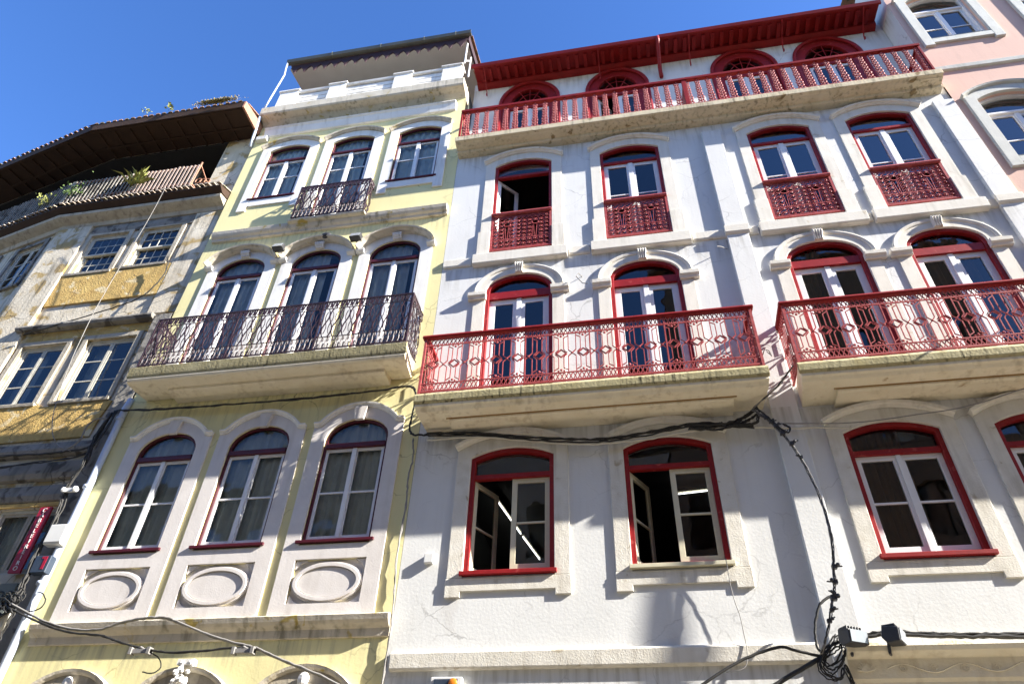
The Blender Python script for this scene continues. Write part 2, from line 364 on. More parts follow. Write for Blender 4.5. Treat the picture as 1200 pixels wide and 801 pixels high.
def window(house, name, cx, a, zb, zs, za, kind, zt, frame_m, sash_m, bars=(), y=.03, fw=.07, tw=.07, sill=None, open_left=False,
           mull=.0, curt=None, open_right=0, glass_m=None, sash_fw=.065, sy=None, fan=False, fan_glass=True, cpart=1.0, label=None, sashz=None, cols=0, fd=.12):
    """frame + transom = the window part; casements, panes, sill, curtain are its sub-parts"""
    mb = MB(); o = outline(cx, a, zb, zs, za, kind); i = outline(cx, a, zb, zs, za, kind, -fw)
    mb.strip(o, i, y, y+fd)
    mb.box(cx-a, cx+a, y+.002, y+fd-.002, zb-.001, zb+fw*.5)
    ty = min(y+fd-.10, y+.06)
    if zt: mb.box(cx-a+fw*.9, cx+a-fw*.9, ty, y+fd-.008, zt, zt+tw)
    if fan:
        for t in (45, 90, 135):
            mb.bar((cx, y+.03, zt+tw), (cx+(a-fw)*math.cos(R_(t)), y+.03, headz(cx+(a-fw)*math.cos(R_(t))*.98, cx, a, zs, za, kind)-.05), .016)
        mb.ring((cx, y+.03, zt+tw), a*.42, (za-zt-tw)*.5, .014, 12, 0, 180)
    w_ = mb.build(name, frame_m, house, bevel=.006)
    if label: w_['label'] = label
    sy = y+fd-.05 if sy is None else sy
    z0 = (zb+fw*.5) if sashz is None else sashz
    z1 = zt if zt else za-fw
    xl, xr = cx-a+fw, cx+a-fw
    panes = MB(); yy = y+fd-.03
    for k, (p, q) in enumerate(((xl, cx), (cx, xr))):
        cc = [p+sash_fw+(q-p-2*sash_fw)*(j+1)/(cols+1) for j in range(cols)]
        if open_left and k == 0: c, pn = casement(p, q, z0, z1, sy, bars, sash_fw, hinge=p, ang=R_(open_left), cols=cc)
        elif open_right and k == 1: c, pn = casement(p, q, z0, z1, sy, bars, sash_fw, hinge=q, ang=-R_(open_right), cols=cc)
        else: c, pn = casement(p, q, z0, z1, sy+(.004 if k else 0), bars, sash_fw, cols=cc)
        if mull and not open_left and k == 0: c.box(cx-mull/2, cx+mull/2, sy-.022, sy-.002, z0+.01, z1-.005)
        c.build('casement', sash_m, w_, bevel=.004)
        panes.add(pn.v, pn.f)
    if zt:
        n = 12; top_ = [(cx-a+fw+(2*a-2*fw)*k/n) for k in range(n+1)]
        pts = [(x, max(zt+tw, headz(x, cx, a-fw, zs, za-fw, kind) if kind != 'seg' else headz(x, cx, a, zs, za, kind)-fw)) for x in top_]
        for k in range(n):
            p, q = pts[k], pts[k+1]
            panes.quad((p[0], yy, zt+tw), (q[0], yy, zt+tw), (q[0], yy, q[1]), (p[0], yy, p[1]))
    panes.build('pane', glass_m or M['glass'], w_)
    if sill:
        sz0, sz1, ov, pr = sill[:4]
        MB().prismx([(-pr, sz0), (-pr, sz1-.012), (y+fd-.01, sz1), (y+fd-.01, sz0)], cx-a-ov, cx+a+ov).build('sill', sill[4] if len(sill) > 4 else frame_m, w_, bevel=.005)
    if curt: curtain(cx, a*.98, zb, za, y+fd+.09, curt, w_, cpart)
    return w_

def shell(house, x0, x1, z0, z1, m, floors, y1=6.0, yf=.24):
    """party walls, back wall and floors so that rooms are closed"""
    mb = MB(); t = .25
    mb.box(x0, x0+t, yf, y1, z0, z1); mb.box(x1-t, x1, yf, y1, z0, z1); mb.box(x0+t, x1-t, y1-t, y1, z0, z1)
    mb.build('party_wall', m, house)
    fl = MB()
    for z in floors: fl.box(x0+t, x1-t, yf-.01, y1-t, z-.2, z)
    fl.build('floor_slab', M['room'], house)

# ------------------------------------------------------------ street (setting)
def struct(name, mb, m):
    o = mb.build(name, m); o['kind'] = 'structure'; return o
struct('ground', MB().box(-400, 400, -400, 400, -.3, -.14), M['asphalt'])
struct('street', MB().box(-120, 120, -10.6, -1.3, -.135, -.0), M['asphalt'])
struct('pavement', MB().box(-120, 120, -1.29, -.0, -.13, .12), M['pave'])
struct('opposite_pavement', MB().box(-120, 120, -12.6, -10.61, -.13, .12), M['pave'])

# ------------------------------------------------------------ white house with red ironwork
WX0, WX1 = -3.72, 7.75
white = thing('white_house', 'white rendered house with red ironwork balconies and red arched attic doors', 'house', (2.0, 0, 0))
WC = [-2.02, .52, 3.92, 6.08]; AC = [-2.04, .46, 3.90, 6.08]
holes = []
for c in WC:
    holes += [outline(c, .70, 5.86, 7.84, 8.01, 'seg'), outline(c, .69, 8.88, 11.80, 12.24, 'ell'), outline(c, .69, 13.02, 16.08, 16.28, 'seg')]
for c in (-1.9, 1.0): holes.append(outline(c, .75, .3, 2.6, 3.2, 'ell'))
wm = wall_sheet(WX0, WX1, 0, 16.95, 0, holes, .3)
aholes = [outline(c, .86, 17.0, 19.95, 20.98, 'ell') for c in AC]
am = wall_sheet(WX0, WX1, 16.95, 21.3, .6, aholes, .25)
wm.add(am.v, am.f)
wm.quad((WX0, 0, 16.95), (WX1, 0, 16.95), (WX1, .6, 16.95), (WX0, .6, 16.95))
wm.build('wall', M['white'], white)
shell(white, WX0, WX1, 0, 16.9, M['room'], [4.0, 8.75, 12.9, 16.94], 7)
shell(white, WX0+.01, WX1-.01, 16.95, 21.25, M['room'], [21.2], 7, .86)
# pilasters, string course, base band
for n_, (a, b) in enumerate(((2.24, 2.66), (7.29, 7.72))):
    MB().box(a, b, -.085, .0, .12, 16.3).build('pilaster', M['white'], white, bevel=.008)
sc = MB()
gaps = [(-3.70, -3.07), (-.97, -.53), (1.57, 2.235), (2.665, 2.87), (4.97, 5.03), (7.13, 7.285)]
for a, b in gaps:
  sc = MB(); sc.prismx([(-.05, 12.66), (-.055, 12.84), (-.02, 12.87), (0, 12.87), (0, 12.62), (-.03, 12.62)], a, b); sc.build('string_course', M['stone'], white, bevel=.006)
for a, b in ((2.21, 2.69), (7.26, 7.745)):
  sc = MB(); sc.prismx([(-.135, 12.68), (-.14, 12.86), (-.09, 12.89), (-.083, 12.89), (-.083, 12.62), (-.11, 12.64)], a, b); sc.build('string_course', M['stone'], white, bevel=.006)
MB().prismx([(-.07, 4.49), (-.08, 4.68), (-.055, 4.715), (0, 4.72), (0, 4.46), (-.05, 4.47)], -3.66, 2.10).build('base_band', M['roughstone'], white, bevel=.008)

def hood_seg(cx, a, zs, za, off0, th, m, house, pr=.12, name='hood_moulding'):
    o = outline(cx, a, zs-.02, zs, za, 'seg', off0, 18)[1:-1]
    prof = [(0, 0), (0, -pr*.45), (th*.3, -pr*.6), (th*.45, -pr*.9), (th, -pr), (th, -pr*.8), (th*1.05, 0)]
    return MB().sweep(o, prof)

def lace_panel(cx, a, z0, z1, y):
    """dense cast iron lace: scrolls, rings and leaves mirrored about two urns"""
    mb = MB(); W = 2*a; nx = 10; nz = 8; dx = W/nx; dz = (z1-z0-.1)/nz
    for i in range(nx+1): mb.bar((cx-a+dx*i, y, z0), (cx-a+dx*i, y, z1), .008)
    for i in range(nx):
        for j in range(nz):
            px = cx-a+dx*(i+.5); pz = z0+.05+dz*(j+.5); k = i % 5
            if k == 2 and 2 <= j <= 5: continue          # open urn shape
            s = 1 if (i < nx/2) else -1
            mb.ring((px, y, pz), dx*.36, dz*.36, .010, 8, 20*s, 250)
            mb.ring((px+s*dx*.08, y-.01, pz), dx*.17, dz*.2, .009, 6)
            mb.bar((px-dx*.5, y-.004, pz-s*dz*.5), (px+dx*.1, y-.012, pz), .009)
            mb.bar((px, y-.01, pz), (px+dx*.5, y-.004, pz+s*dz*.5), .008)
    for i in (2, 7):
        px = cx-a+dx*(i+.5); zt = z0+.05+dz*6
        mb.ring((px, y-.01, zt-.02), dx*.62, .07, .014, 10, 180, 360)
        mb.bar((px-dx*.3, y, zt-.10), (px-dx*.12, y, z0+dz*2.3), .009); mb.bar((px+dx*.3, y, zt-.10), (px+dx*.12, y, z0+dz*2.3), .009)
    for z in (z0+.03, z0+.05+dz*nz, z0+.05+dz*2): mb.bar((cx-a, y, z), (cx+a, y, z), .013)
    return mb

NAMES_W = []
for k, c in enumerate(WC):
    # --- lower windows
    op = 62 if k < 2 else 0
    w_ = window(white, 'window', c, .70, 5.86, 7.84, 8.01, 'seg', 7.455, M['red'], M['cream'] if k < 2 else M['sash'], bars=(6.67,), y=.015,
                fw=.075, tw=.085, sill=(5.79, 5.862, .04, .085, M['cream'] if k == 1 else M['red']), open_left=op, mull=.07, curt=M['curtainb'] if k >= 2 else None, cpart=.62 if k == 2 else 1,
                sash_fw=.085)
    cs = MB()
    i_ = outline(c, .70, 5.76, 7.84, 8.01, 'seg', .0); o_ = outline(c, .70, 5.76, 7.84, 8.01, 'seg', .24)
    cs.strip(o_, i_, -.032, .0)
    cs.prism([(c-.95, 5.47), (c-.95, 5.76), (c+.95, 5.76), (c+.95, 5.47), (c+.71, 5.47), (c+.71, 5.555), (c-.71, 5.555), (c-.71, 5.47)], -.036, .0)
    s_ = cs.build('surround', M['roughstone'], w_, bevel=.008)
    hd = hood_seg(c, .70, 7.84, 8.01, .24, .09, M['stone'], white, .13)
    hd.build('hood_moulding', M['stone'], w_, bevel=.004)
    # --- balcony doors
    d_ = window(white, 'balcony_door', c, .69, 8.88, 11.80, 12.24, 'ell', 11.60, M['red'], M['sash'], bars=() if k < 2 else (), y=.015, fw=.075, tw=.19,
                mull=.10, sash_fw=.125, curt=M['curtainb'] if k >= 2 else None, cpart=.5 if k == 2 else .8)
    cs = MB()
    for s in (-1, 1):
        x0, x1 = sorted((c+s*.69, c+s*.935)); cs.box(x0, x1, -.026, .0, 8.9, 11.56)
        cs.prismx([(0, 11.56), (-.075, 11.56), (-.085, 11.60), (-.12, 11.64), (-.125, 11.72), (0, 11.72)], *sorted((c+s*.665, c+s*1.04)))
    o_ = outline(c, .69, 11.74, 11.80, 12.24, 'ell', .245, 20); i_ = outline(c, .69, 11.74, 11.80, 12.24, 'ell', .0, 20)
    cs.strip(o_, i_, -.03, .0)
    cs.sweep(outline(c, .69, 11.74, 11.80, 12.24, 'ell', .17, 20)[1:-1], [(0, -.025), (0, -.045), (.05, -.06), (.075, -.055), (.075, -.025)])
    cs.build('surround', M['stone'], d_, bevel=.006)
    ks = MB()
    ks.prismx([(0, 12.22), (-.06, 12.24), (-.08, 12.30), (-.11, 12.40), (-.12, 12.46), (-.10, 12.49), (0, 12.49)], c-.08, c+.08)
    for q in (-.06, -.02, .02, .06): ks.tube([(c+q, -.07, 12.24), (c+q, -.09, 12.32), (c+q*1.2, -.115, 12.39), (c+q*1.25, -.125, 12.445), (c+q*1.2, -.10, 12.485)], .018, 6)
    ks.build('keystone', M['stone'], d_, smooth=False)
    # --- upper windows with lace guards
    u_ = window(white, 'window', c, .69, 13.02, 16.08, 16.28, 'seg', 15.68, M['red'], M['sash'], bars=(14.55,), y=.015, fw=.07, tw=.075,
                open_left=48 if k == 0 else 0, open_right=100 if k == 0 else 0, mull=.11, sash_fw=.10, glass_m=M['skyglass'] if k > 1 else M['glass'])
    cs = MB()
    cs.strip(outline(c, .69, 13.66, 16.08, 16.28, 'seg', .235), outline(c, .69, 13.66, 16.08, 16.28, 'seg', 0), -.028, .0)
    for s in (-1, 1): cs.box(*sorted((c+s*.69, c+s*.965)), -.05, .0, 12.885, 13.66)
    cs.build('surround', M['stone'], u_, bevel=.006)
    hood_seg(c, .69, 16.08, 16.28, .235, .09, M['stone'], white, .13).build('hood_moulding', M['stone'], u_, bevel=.004)
    MB().prismx([(-.12, 12.60), (-.125, 12.86), (-.10, 12.885), (.06, 12.90), (.06, 12.57), (-.09, 12.57)], c-1.02, c+1.02).build('sill', M['stone'], u_, bevel=.008)
    g = lace_panel(c, .64, 13.06, 14.17, -.012)
    g.prismx([(-.075, 14.17), (-.085, 14.20), (-.075, 14.235), (.02, 14.24), (.02, 14.17)], c-.685, c+.685)
    g.box(c-.685, c+.685, -.03, .02, 13.025, 13.06)
    for s in (-1, 1): g.box(*sorted((c+s*.64, c+s*.685)), -.028, .02, 13.06, 14.17)
    g.build('window_guard', M['redsoft'], u_)
# attic doors
for k, c in enumerate(AC):
    d_ = window(white, 'attic_door', c, .86, 17.0, 19.95, 20.98, 'ell', 19.72, M['red'], M['sash'], bars=(18.6,), y=.62, fw=.30, tw=.16, mull=.07, sash_fw=.10, fan=True, open_left=50 if k == 1 else 0)
    MB().sweep(outline(c, .86, 17.0, 19.95, 20.98, 'ell', -.06, 22), [(0, .60), (0, .55), (.05, .535), (.09, .55), (.09, .60)]).build('surround', M['red'], d_, bevel=.003)
# eaves and roof
ev = MB()
def eave(mb, x0, x1, dz):
    mb.prismx([(-.08, 21.04+dz), (-.08, 21.12+dz), (.62, 21.24+dz), (.62, 21.12+dz), (.30, 21.09+dz)], x0, x1)
eave(ev, -3.60, 1.70, 0); eave(ev, 1.705, 7.55, .03)
ev.prismx([(.40, 21.00), (.38, 21.11), (.6, 21.11), (.6, 20.95), (.50, 20.96)], -3.60, 7.55)
for k in range(44):
    x = -3.45+k*.254
    if x < 7.4: ev.box(x, x+.10, -.02, .38, 21.01, 21.085)
ev.build('eaves_soffit', M['reddark'], white, bevel=.004)
gt = MB()
for x0, x1, dz in ((-3.66, 1.66, -.13), (1.74, 7.60, -.09)):
    gt.prismx([(-.13, 21.16+dz), (-.16, 21.27+dz), (-.145, 21.28+dz), (-.12, 21.20+dz), (-.085, 21.19+dz), (-.085, 21.15+dz)], x0, x1)
gt.build('gutter', M['reddark'], white)
for x in (-3.3, .02, 2.55, 5.05, 7.15):
    MB().tube([(x, -.10, 21.05), (x, -.02, 20.98), (x, .3, 20.85), (x, .50, 20.62), (x, .54, 20.5), (x, .50, 20.46), (x, .47, 20.52)], .017).build('eaves_bracket', M['red'], white)
MB().tube([(1.70, -.13, 21.12), (1.70, -.10, 21.0), (1.70, .48, 20.55), (1.70, .52, 20.45), (1.70, .53, 20.1)], .055, 8).build('downpipe', M['red'], white, smooth=True)
def tile_field(x0, x1, y0, z0, y1, z1, pitch=.2, r=.065, rowlen=.4):
    mb = MB(); n = int((x1-x0)/pitch); rows = max(1, int(math.hypot(y1-y0, z1-z0)/rowlen))
    e_ = .12/abs(y1-y0); ya, za = y0+(y1-y0)*e_, z0+(z1-z0)*e_
    mb.add([(x0, ya, za), (x1, ya, za), (x1, y1, z1), (x0, y1, z1), (x0, ya, za-.03), (x1, ya, za-.03), (x1, y1, z1-.03), (x0, y1, z1-.03)],
           [(0,1,2,3), (4,7,6,5), (0,4,5,1), (1,5,6,2), (2,6,7,3), (3,7,4,0)])
    for i in range(n):
        x = x0+pitch*(i+.5)
        for j in range(rows):
            t0, t1 = j/rows, (j+1.12)/rows; jz = random.uniform(-.008, .012); jx = random.uniform(-.012, .012)
            vs = []
            for t, rr, dz in ((t0, r, .022), (t1, r*.85, 0)):
                for k in range(7):
                    a = math.pi*k/6
                    vs.append((x+jx+rr*math.cos(a), y0+(y1-y0)*t, z0+(z1-z0)*t+rr*.9*math.sin(a)+dz+jz))
            mb.add(vs, [(k, k+1, k+8, k+7) for k in range(6)]+[tuple(range(7))])
    return mb
rf = tile_field(1.74, 7.6, -.10, 21.20, 3.0, 22.5); rf2 = tile_field(-3.66, 1.73, -.05, 21.18, 3.0, 22.4); rf.add(rf2.v, rf2.f)
rf3 = tile_field(-3.66, 7.6, 3.1, 22.55, 6.9, 21.3); rf.add(rf3.v, rf3.f)
rf.build('roof', M['tile'], white)

# --- balconies of the white house
def iron_balcony(x0, x1, name, posts=()):
    b = MB()
    b.prismx([(-.72, 8.60), (-.73, 8.72), (-.68, 8.79), (-.68, 8.56), (-.70, 8.58)], x0-.02, x1+.02)
    slab = b.build('balcony', M['fascia'], white, bevel=.008)
    sf = MB().prismx([(-.679, 8.79), (0, 8.80), (0, 8.40), (-.40, 8.43), (-.60, 8.45), (-.64, 8.50), (-.679, 8.52)], x0, x1, .10, .10)
    sf.build('soffit', M['slab'], slab, bevel=.006)
    cb = MB().prismx([(-.40, 8.44), (-.40, 8.385), (-.36, 8.36), (0, 8.33), (0, 8.41)], x0+.55, x1-.55)
    cb.build('corbel', M['slab'], slab, bevel=.006)
    MB().box(x0+.5, x1-.5, -.412, -.402, 8.408, 8.432).build('stain_line', M['stain'], slab)
    r = MB(); y = -.655; zb, zt = 8.84, 10.05
    def side(p0, p1, posts):
        d = Vector((p1[0]-p0[0], p1[1]-p0[1], 0)); L = d.length; d.normalize()
        P = lambda u, z, o=0: (p0[0]+d.x*u+d.y*o, p0[1]+d.y*u-d.x*o, z)
        B = lambda u0, z0, u1, z1, t: r.bar(P(u0, z0), P(u1, z1), t)
        B(0, zb, L, zb, .022); B(0, 9.01, L, 9.01, .014); B(0, 9.88, L, 9.88, .014)
        n = max(1, round(L/.0745)); q = L/n
        for i in range(n):
            for za_, zb_ in ((zb, 9.01), (9.88, 10.03)):
                B(q*i, za_, q*(i+1), zb_, .0105); B(q*(i+1), za_, q*i, zb_, .0105)
        m = max(1, round(L/.3735)); c = L/m; zm = 9.43
        for i in range(m):
            u = c*(i+.5); h = .085
            for s in (1, .62):
                pts = [(u-h*s, zm), (u, zm+h*s), (u+h*s, zm), (u, zm-h*s)]
                if s == 1:
                    for k in range(4): B(*pts[k], *pts[(k+1) % 4], .0145)
            for s in (-1, 1):
                for v in (-1, 1):
                    ze = 9.88 if v > 0 else 9.01
                    B(u+s*.045, ze-v*.10, u+s*.045, zm+v*.085, .0105)              # inner uprights
                    B(u+s*.045, zm+v*.085, u+s*(h+.02), zm+v*.012, .0105)
                    B(u+s*.125, ze, u+s*.125, zm+v*.07, .0105)                     # outer uprights
                    B(u+s*.125, zm+v*.07, u+s*c*.5, zm, .0105)
                    B(u+s*.125, ze-v*.05, u+s*.045, ze-v*.10, .0105)
            for v, ze in ((1, 9.88), (-1, 9.01)):
                r.ball(P(u, ze-v*.055), .026, .018, .026, 6, 4)
                for s in (-1, 1): r.ball(P(u+s*.05, ze-v*.035), .022, .014, .016, 6, 4)
            r.ball(P(c*i, zm), .02, .02, .02, 6, 4)
        for t in posts: B(t, zb-.05, t, 10.05, .016)
    side((x0+.03, y), (x1-.03, y), posts)
    side((x0+.03, 0), (x0+.03, y), ()); side((x1-.03, y), (x1-.03, 0), ())
    for x in (x0+.03, x1-.03): r.box(x-.022, x+.022, y-.022, y+.022, 8.78, 10.05)
    ra = r.build('railing', M['redsoft'], slab)
    h = MB()
    h.prismx([(y-.05, 10.05), (y-.06, 10.075), (y-.045, 10.115), (y+.045, 10.115), (y+.06, 10.075), (y+.05, 10.05)], x0-.03, x1+.03)
    for x in (x0+.03, x1-.03): h.box(x-.055, x+.055, y+.062, 0, 10.05, 10.113)
    h.build('handrail', M['reddark'], slab, bevel=.006)
    return slab
iron_balcony(-3.62, 2.20, 'w', (1.86, 3.0, 4.3)); iron_balcony(2.68, 8.55, 'e', (2.3, 4.2))

# --- top balcony with cast balusters
b = MB()
b.prismx([(-.45, 16.80), (-.46, 16.96), (-.42, 16.985), (.58, 17.0), (.58, 16.70), (-.0, 16.66), (-.17, 16.68), (-.19, 16.755), (-.36, 16.77), (-.38, 16.79)], -3.70, 7.62)
tb = b.build('top_balcony', M['slabbrown'], white, bevel=.01)
r = MB(); y = -.40
def baluster(x, y, z0, z1):
    H = z1-z0
    r.box(x-.012, x+.012, y-.008, y+.008, z0, z1)
    k = 0
    for f, wd in ((.05, .085), (.16, .075), (.27, .082), (.38, .066), (.49, .060), (.60, .066), (.70, .056), (.80, .05), (.90, .062)):
        z = z0+f*H
        for s in (-1, 1):
            r.ring((x+s*wd*.52, y, z), wd*.46, .052, .011, 8)
            r.ball((x+s*wd*.62, y-.008, z-.02), .018, .012, .03, 5, 3)
        r.ball((x, y-.008, z+.05), .022, .014, .03, 5, 3)
x = -3.47
while x < 7.5:
    baluster(x, y, 17.03, 18.12); x += .2536
for yy in (-.2, .05, .3): 
    for xx in (-3.62, 7.50):
        r.box(xx-.012, xx+.012, yy-.05, yy+.05, 17.0, 18.12)
r.build('baluster_row', M['redsoft'], tb)
h = MB()
h.prismx([(y-.05, 18.12), (y-.055, 18.20), (y+.05, 18.20), (y+.05, 18.12)], -3.64, 7.54)
h.box(-3.62, 7.52, y-.028, y+.028, 16.99, 17.035)
for xx in (-3.62, 7.50): h.box(xx-.04, xx+.03, y+.052, .6, 18.125, 18.195); h.box(xx-.025, xx+.025, y-.026, y+.026, 17.036, 18.12)
h.box(1.99, 2.09, y-.03, y+.03, 17.036, 18.115); h.box(2.02, 2.06, y+.031, .55, 17.04, 18.11)
h.build('handrail', M['reddark'], tb, bevel=.005)
# fluorescent tubes in the room behind the two open windows are separate lamps (below)

# carved shop lintel under the cable bundle
cl = MB()
cl.prismx([(-.22, 4.22), (-.24, 4.44), (-.35, 4.50), (-.37, 4.56), (0, 4.60), (0, 3.9), (-.10, 3.92), (-.12, 4.05), (-.18, 4.08), (-.19, 4.18)], 2.36, 7.2)
pts = []
for i in range(60):
    t = i/59; x = 2.45+4.6*t
    pts.append((x, 4.60+.055*math.sin(t*math.pi*9)+.05*(1 if int(t*9) % 2 == 0 else .4)))
cl.prism([(2.40, 4.57)]+pts+[(7.1, 4.57)], -.06, -.02)
lint = cl.build('carved_lintel', M['slab'], white, bevel=.006)
sc = MB(); sc.tube([(2.8+4.2*k/90, -.232, 4.33+.05*math.sin(k*.42)) for k in range(91)], .008, 5)
for i in range(12):
    x = 2.975+i*.349; v = 1 if i % 2 else -1
    sc.tube([(x+v*0+.055*math.cos(t)*(1-t/14), -.233, 4.33-v*.0+.05*math.sin(t)*(1-t/14)*v) for t in [q*.55 for q in range(18)]], .006, 4)
sc.build('scroll_relief', M['slab'], lint)
sc = MB()
for k in range(9):
    a = R_(20+k*18); sc.bar((2.55, -.238, 4.30), (2.55+.11*math.cos(a), -.244, 4.28+.13*math.sin(a)), .012)
sc.build('shell_relief', M['slab'], lint)

# ------------------------------------------------------------ yellow house
YX0, YX1 = -9.93, -3.72
yel = thing('yellow_house', 'narrow pale yellow house with black iron balconies and scalloped terrace roof', 'house', (-6.8, 0, 0))
YC = [-8.65, -6.775, -4.885]
holes = []
for c in YC:
    holes += [outline(c, .60, 6.50, 8.42, 8.85, 'ell'), outline(c, .60, 10.02, 13.32, 13.76, 'ell'), outline(c, .60, 14.86 if abs(c+6.775) < .1 else 16.10, 18.22, 18.40, 'seg')]
    holes.append(outline(c, .74, .2, 3.62, 4.28, 'ell')); holes.append([(c-.60, 5.46), (c+.60, 5.46), (c+.60, 6.17), (c-.60, 6.17)])
wall_sheet(YX0, YX1-.005, 0, 20.2, 0, holes, .28).build('wall', M['yellow'], yel)
shell(yel, YX0+.01, YX1-.01, 0, 20.2, M['room'], [5.1, 9.9, 14.75, 20.19], 7)
for c in YC:
    # lower arched windows on stone pedestals
    w_ = window(yel, 'window', c, .60, 6.50, 8.42, 8.85, 'ell', 8.25, M['maroon'], M['sash'], bars=(7.38,), y=.015, fd=.075, fw=.05, tw=.095, mull=.075,
                sill=(6.44, 6.50, .065, .075, M['maroon']), sash_fw=.055, curt=M['curtain'], glass_m=M['greyglass'], cpart=1.0 if c > -8 else .97)
    cs = MB()
    o = outline(c, .60, 6.36, 8.42, 8.85, 'ell', 0, 20)
    hoodp = [(c-.86, 8.715), (c-.765, 8.715)]+[(c+.853*math.sin(t), 8.247+.853*math.cos(t)) for t in [(-.962+1.924*k/16) for k in range(17)]]+[(c+.765, 8.715), (c+.86, 8.715)]
    # casing polygon with the opening cut out: two jamb blocks and a head between window head and hood
    for s in (-1, 1): cs.box(*sorted((c+s*.60, c+s*.86)), -.035, 0, 5.262, 8.42)
    head = [p for p in o if p[1] >= 8.42-1e-6]
    n = len(head); outer = []
    for k in range(n):
        px = c+(head[k][0]-c)*(.86/.60)
        for q in range(len(hoodp)-1):
            if hoodp[q][0]-1e-6 <= px <= hoodp[q+1][0]+1e-6:
                f = (px-hoodp[q][0])/(hoodp[q+1][0]-hoodp[q][0]); outer.append((px, hoodp[q][1]+f*(hoodp[q+1][1]-hoodp[q][1]))); break
    outer[0] = (c-.86, 8.715); outer[-1] = (c+.86, 8.715)
    cs.strip([(c-.86, 8.421)]+outer+[(c+.86, 8.421)], [(c-.60, 8.421)]+head+[(c+.60, 8.421)], -.035, 0)
    cs.box(c-.60, c+.60, -.035, 0, 6.17, 6.41)
    cs.box(c-.60, c+.60, -.035, 0, 5.262, 5.46)
    cs.box(c-.60, c+.60, .045, .10, 5.458, 6.172)
    cs.build('surround', M['greystone'], w_, bevel=.006)
    MB().sweep(hoodp, [(-.005, -.0), (-.005, -.06), (.03, -.075), (.04, -.10), (.075, -.105), (.085, -.0)]).build('hood_moulding', M['whitetrim'], w_, bevel=.004)
    MB().prism([(c-.13, 9.08), (c+.13, 9.08), (c+.085, 8.80), (c-.085, 8.80)], -.085, -.02).build('keystone', M['greystone'], w_, bevel=.006)
    ov = MB()
    def oval(a, b, n=36): return [(c+a*math.cos(2*math.pi*k/n), 5.795+b*math.sin(2*math.pi*k/n)) for k in range(n)]
    ov.strip(oval(.555, .305), oval(.490, .245), -.045, .044, True)
    ov.strip(oval(.585, .33), oval(.556, .306), -.015, .044, True)
    ov.prism(oval(.482, .237), -.022, .044)
    for s in (-1, 1):
        for v in (-1, 1):
            ov.prism([(c+s*.585, 5.815+v*.345), (c+s*.40, 5.815+v*.345), (c+s*.50, 5.815+v*.29), (c+s*.585, 5.815+v*.20)], -.002, .044)
    ov.build('oval_panel', M['greystone'], w_, bevel=.006)
    # balcony doors
    d_ = window(yel, 'balcony_door', c, .60, 10.02, 13.32, 13.76, 'ell', 13.13, M['maroon'], M['sash'], y=.015, fd=.075, fw=.05, tw=.08, mull=.08, sash_fw=.07,
                curt=M['curtain'], glass_m=M['greyglass'], cpart=.85 if c < -8 else (.7 if c < -6 else .78))
    cs = MB()
    for s in (-1, 1):
        cs.box(*sorted((c+s*.60, c+s*.86)), -.03, 0, 10.0, 13.32)
        cs.prismx([(-.06, 13.43), (-.12, 13.47), (-.13, 13.53), (0, 13.54), (0, 13.43)], *sorted((c+s*.74, c+s*.93)))
    o = [p for p in outline(c, .60, 13.0, 13.32, 13.76, 'ell', 0, 20) if p[1] >= 13.3199]
    hp = [(c-.86, 13.50)]+[(c+.86*math.sin(-1.2+2.4*k/14)/math.sin(1.2), 13.50+.47*(math.cos(-1.2+2.4*k/14)-math.cos(1.2))/(1-math.cos(1.2))) for k in range(15)][1:-1]+[(c+.86, 13.50)]
    outer = []
    for p in o:
        px = c+(p[0]-c)*(.86/.60)
        for q in range(len(hp)-1):
            if hp[q][0]-1e-6 <= px <= hp[q+1][0]+1e-6:
                f = (px-hp[q][0])/(hp[q+1][0]-hp[q][0]); outer.append((px, hp[q][1]+f*(hp[q+1][1]-hp[q][1]))); break
    outer[0] = (c-.86, 13.50); outer[-1] = (c+.86, 13.50)
    cs.strip([(c-.86, 13.321)]+outer+[(c+.86, 13.321)], [(c-.60, 13.321)]+o+[(c+.60, 13.321)], -.03, 0)
    cs.build('surround', M['whitetrim'], d_, bevel=.005)
    MB().sweep(hp, [(0, 0), (0, -.13), (.03, -.17), (.04, -.22), (.075, -.235), (.085, -.0)]).build('hood_moulding', M['ystone'], d_, bevel=.004)
    ks = MB()
    for q in (-.08, -.04, 0, .04, .08): ks.tube([(c+q, -.07, 13.80), (c+q*1.1, -.12, 13.85), (c+q*1.2, -.13, 13.90), (c+q*1.1, -.08, 13.93)], .022, 6)
    ks.box(c-.10, c+.10, -.085, -.02, 13.77, 13.84); ks.build('keystone', M['whitetrim'], d_)
    # top windows
    mid = abs(c+6.775) < .1
    t_ = window(yel, 'balconet_door' if mid else 'window', c, .60, 14.86 if mid else 16.10, 18.22, 18.40, 'seg', 17.72, M['maroon'], M['sash'], bars=(17.02,), y=.015, fd=.075, fw=.045, tw=.06, mull=.10, sash_fw=.06,
                sill=(16.06, 16.11, .06, .07, M['maroon']) if abs(c+6.775) > .1 else None, curt=M['curtain'], glass_m=M['greyglass'], cpart=.95 if c > -5 else .8)
    cs = MB()
    zl = 14.80 if mid else 15.62
    cs.strip(outline(c, .60, zl, 18.22, 18.40, 'seg', .245), outline(c, .60, zl, 18.22, 18.40, 'seg', 0), -.04, 0)
    if not mid: cs.box(c-.60, c+.60, -.038, 0, 15.80, 16.04)
    cs.build('surround', M['whitetrim'], t_, bevel=.006)
    hp = outline(c, .60, 18.2, 18.22, 18.40, 'seg', .245, 18)[1:-1]
    MB().sweep(hp, [(0, 0), (0, -.07), (.03, -.10), (.04, -.13), (.085, -.14), (.095, -.0)]).build('hood_moulding', M['ystone'], t_, bevel=.004)
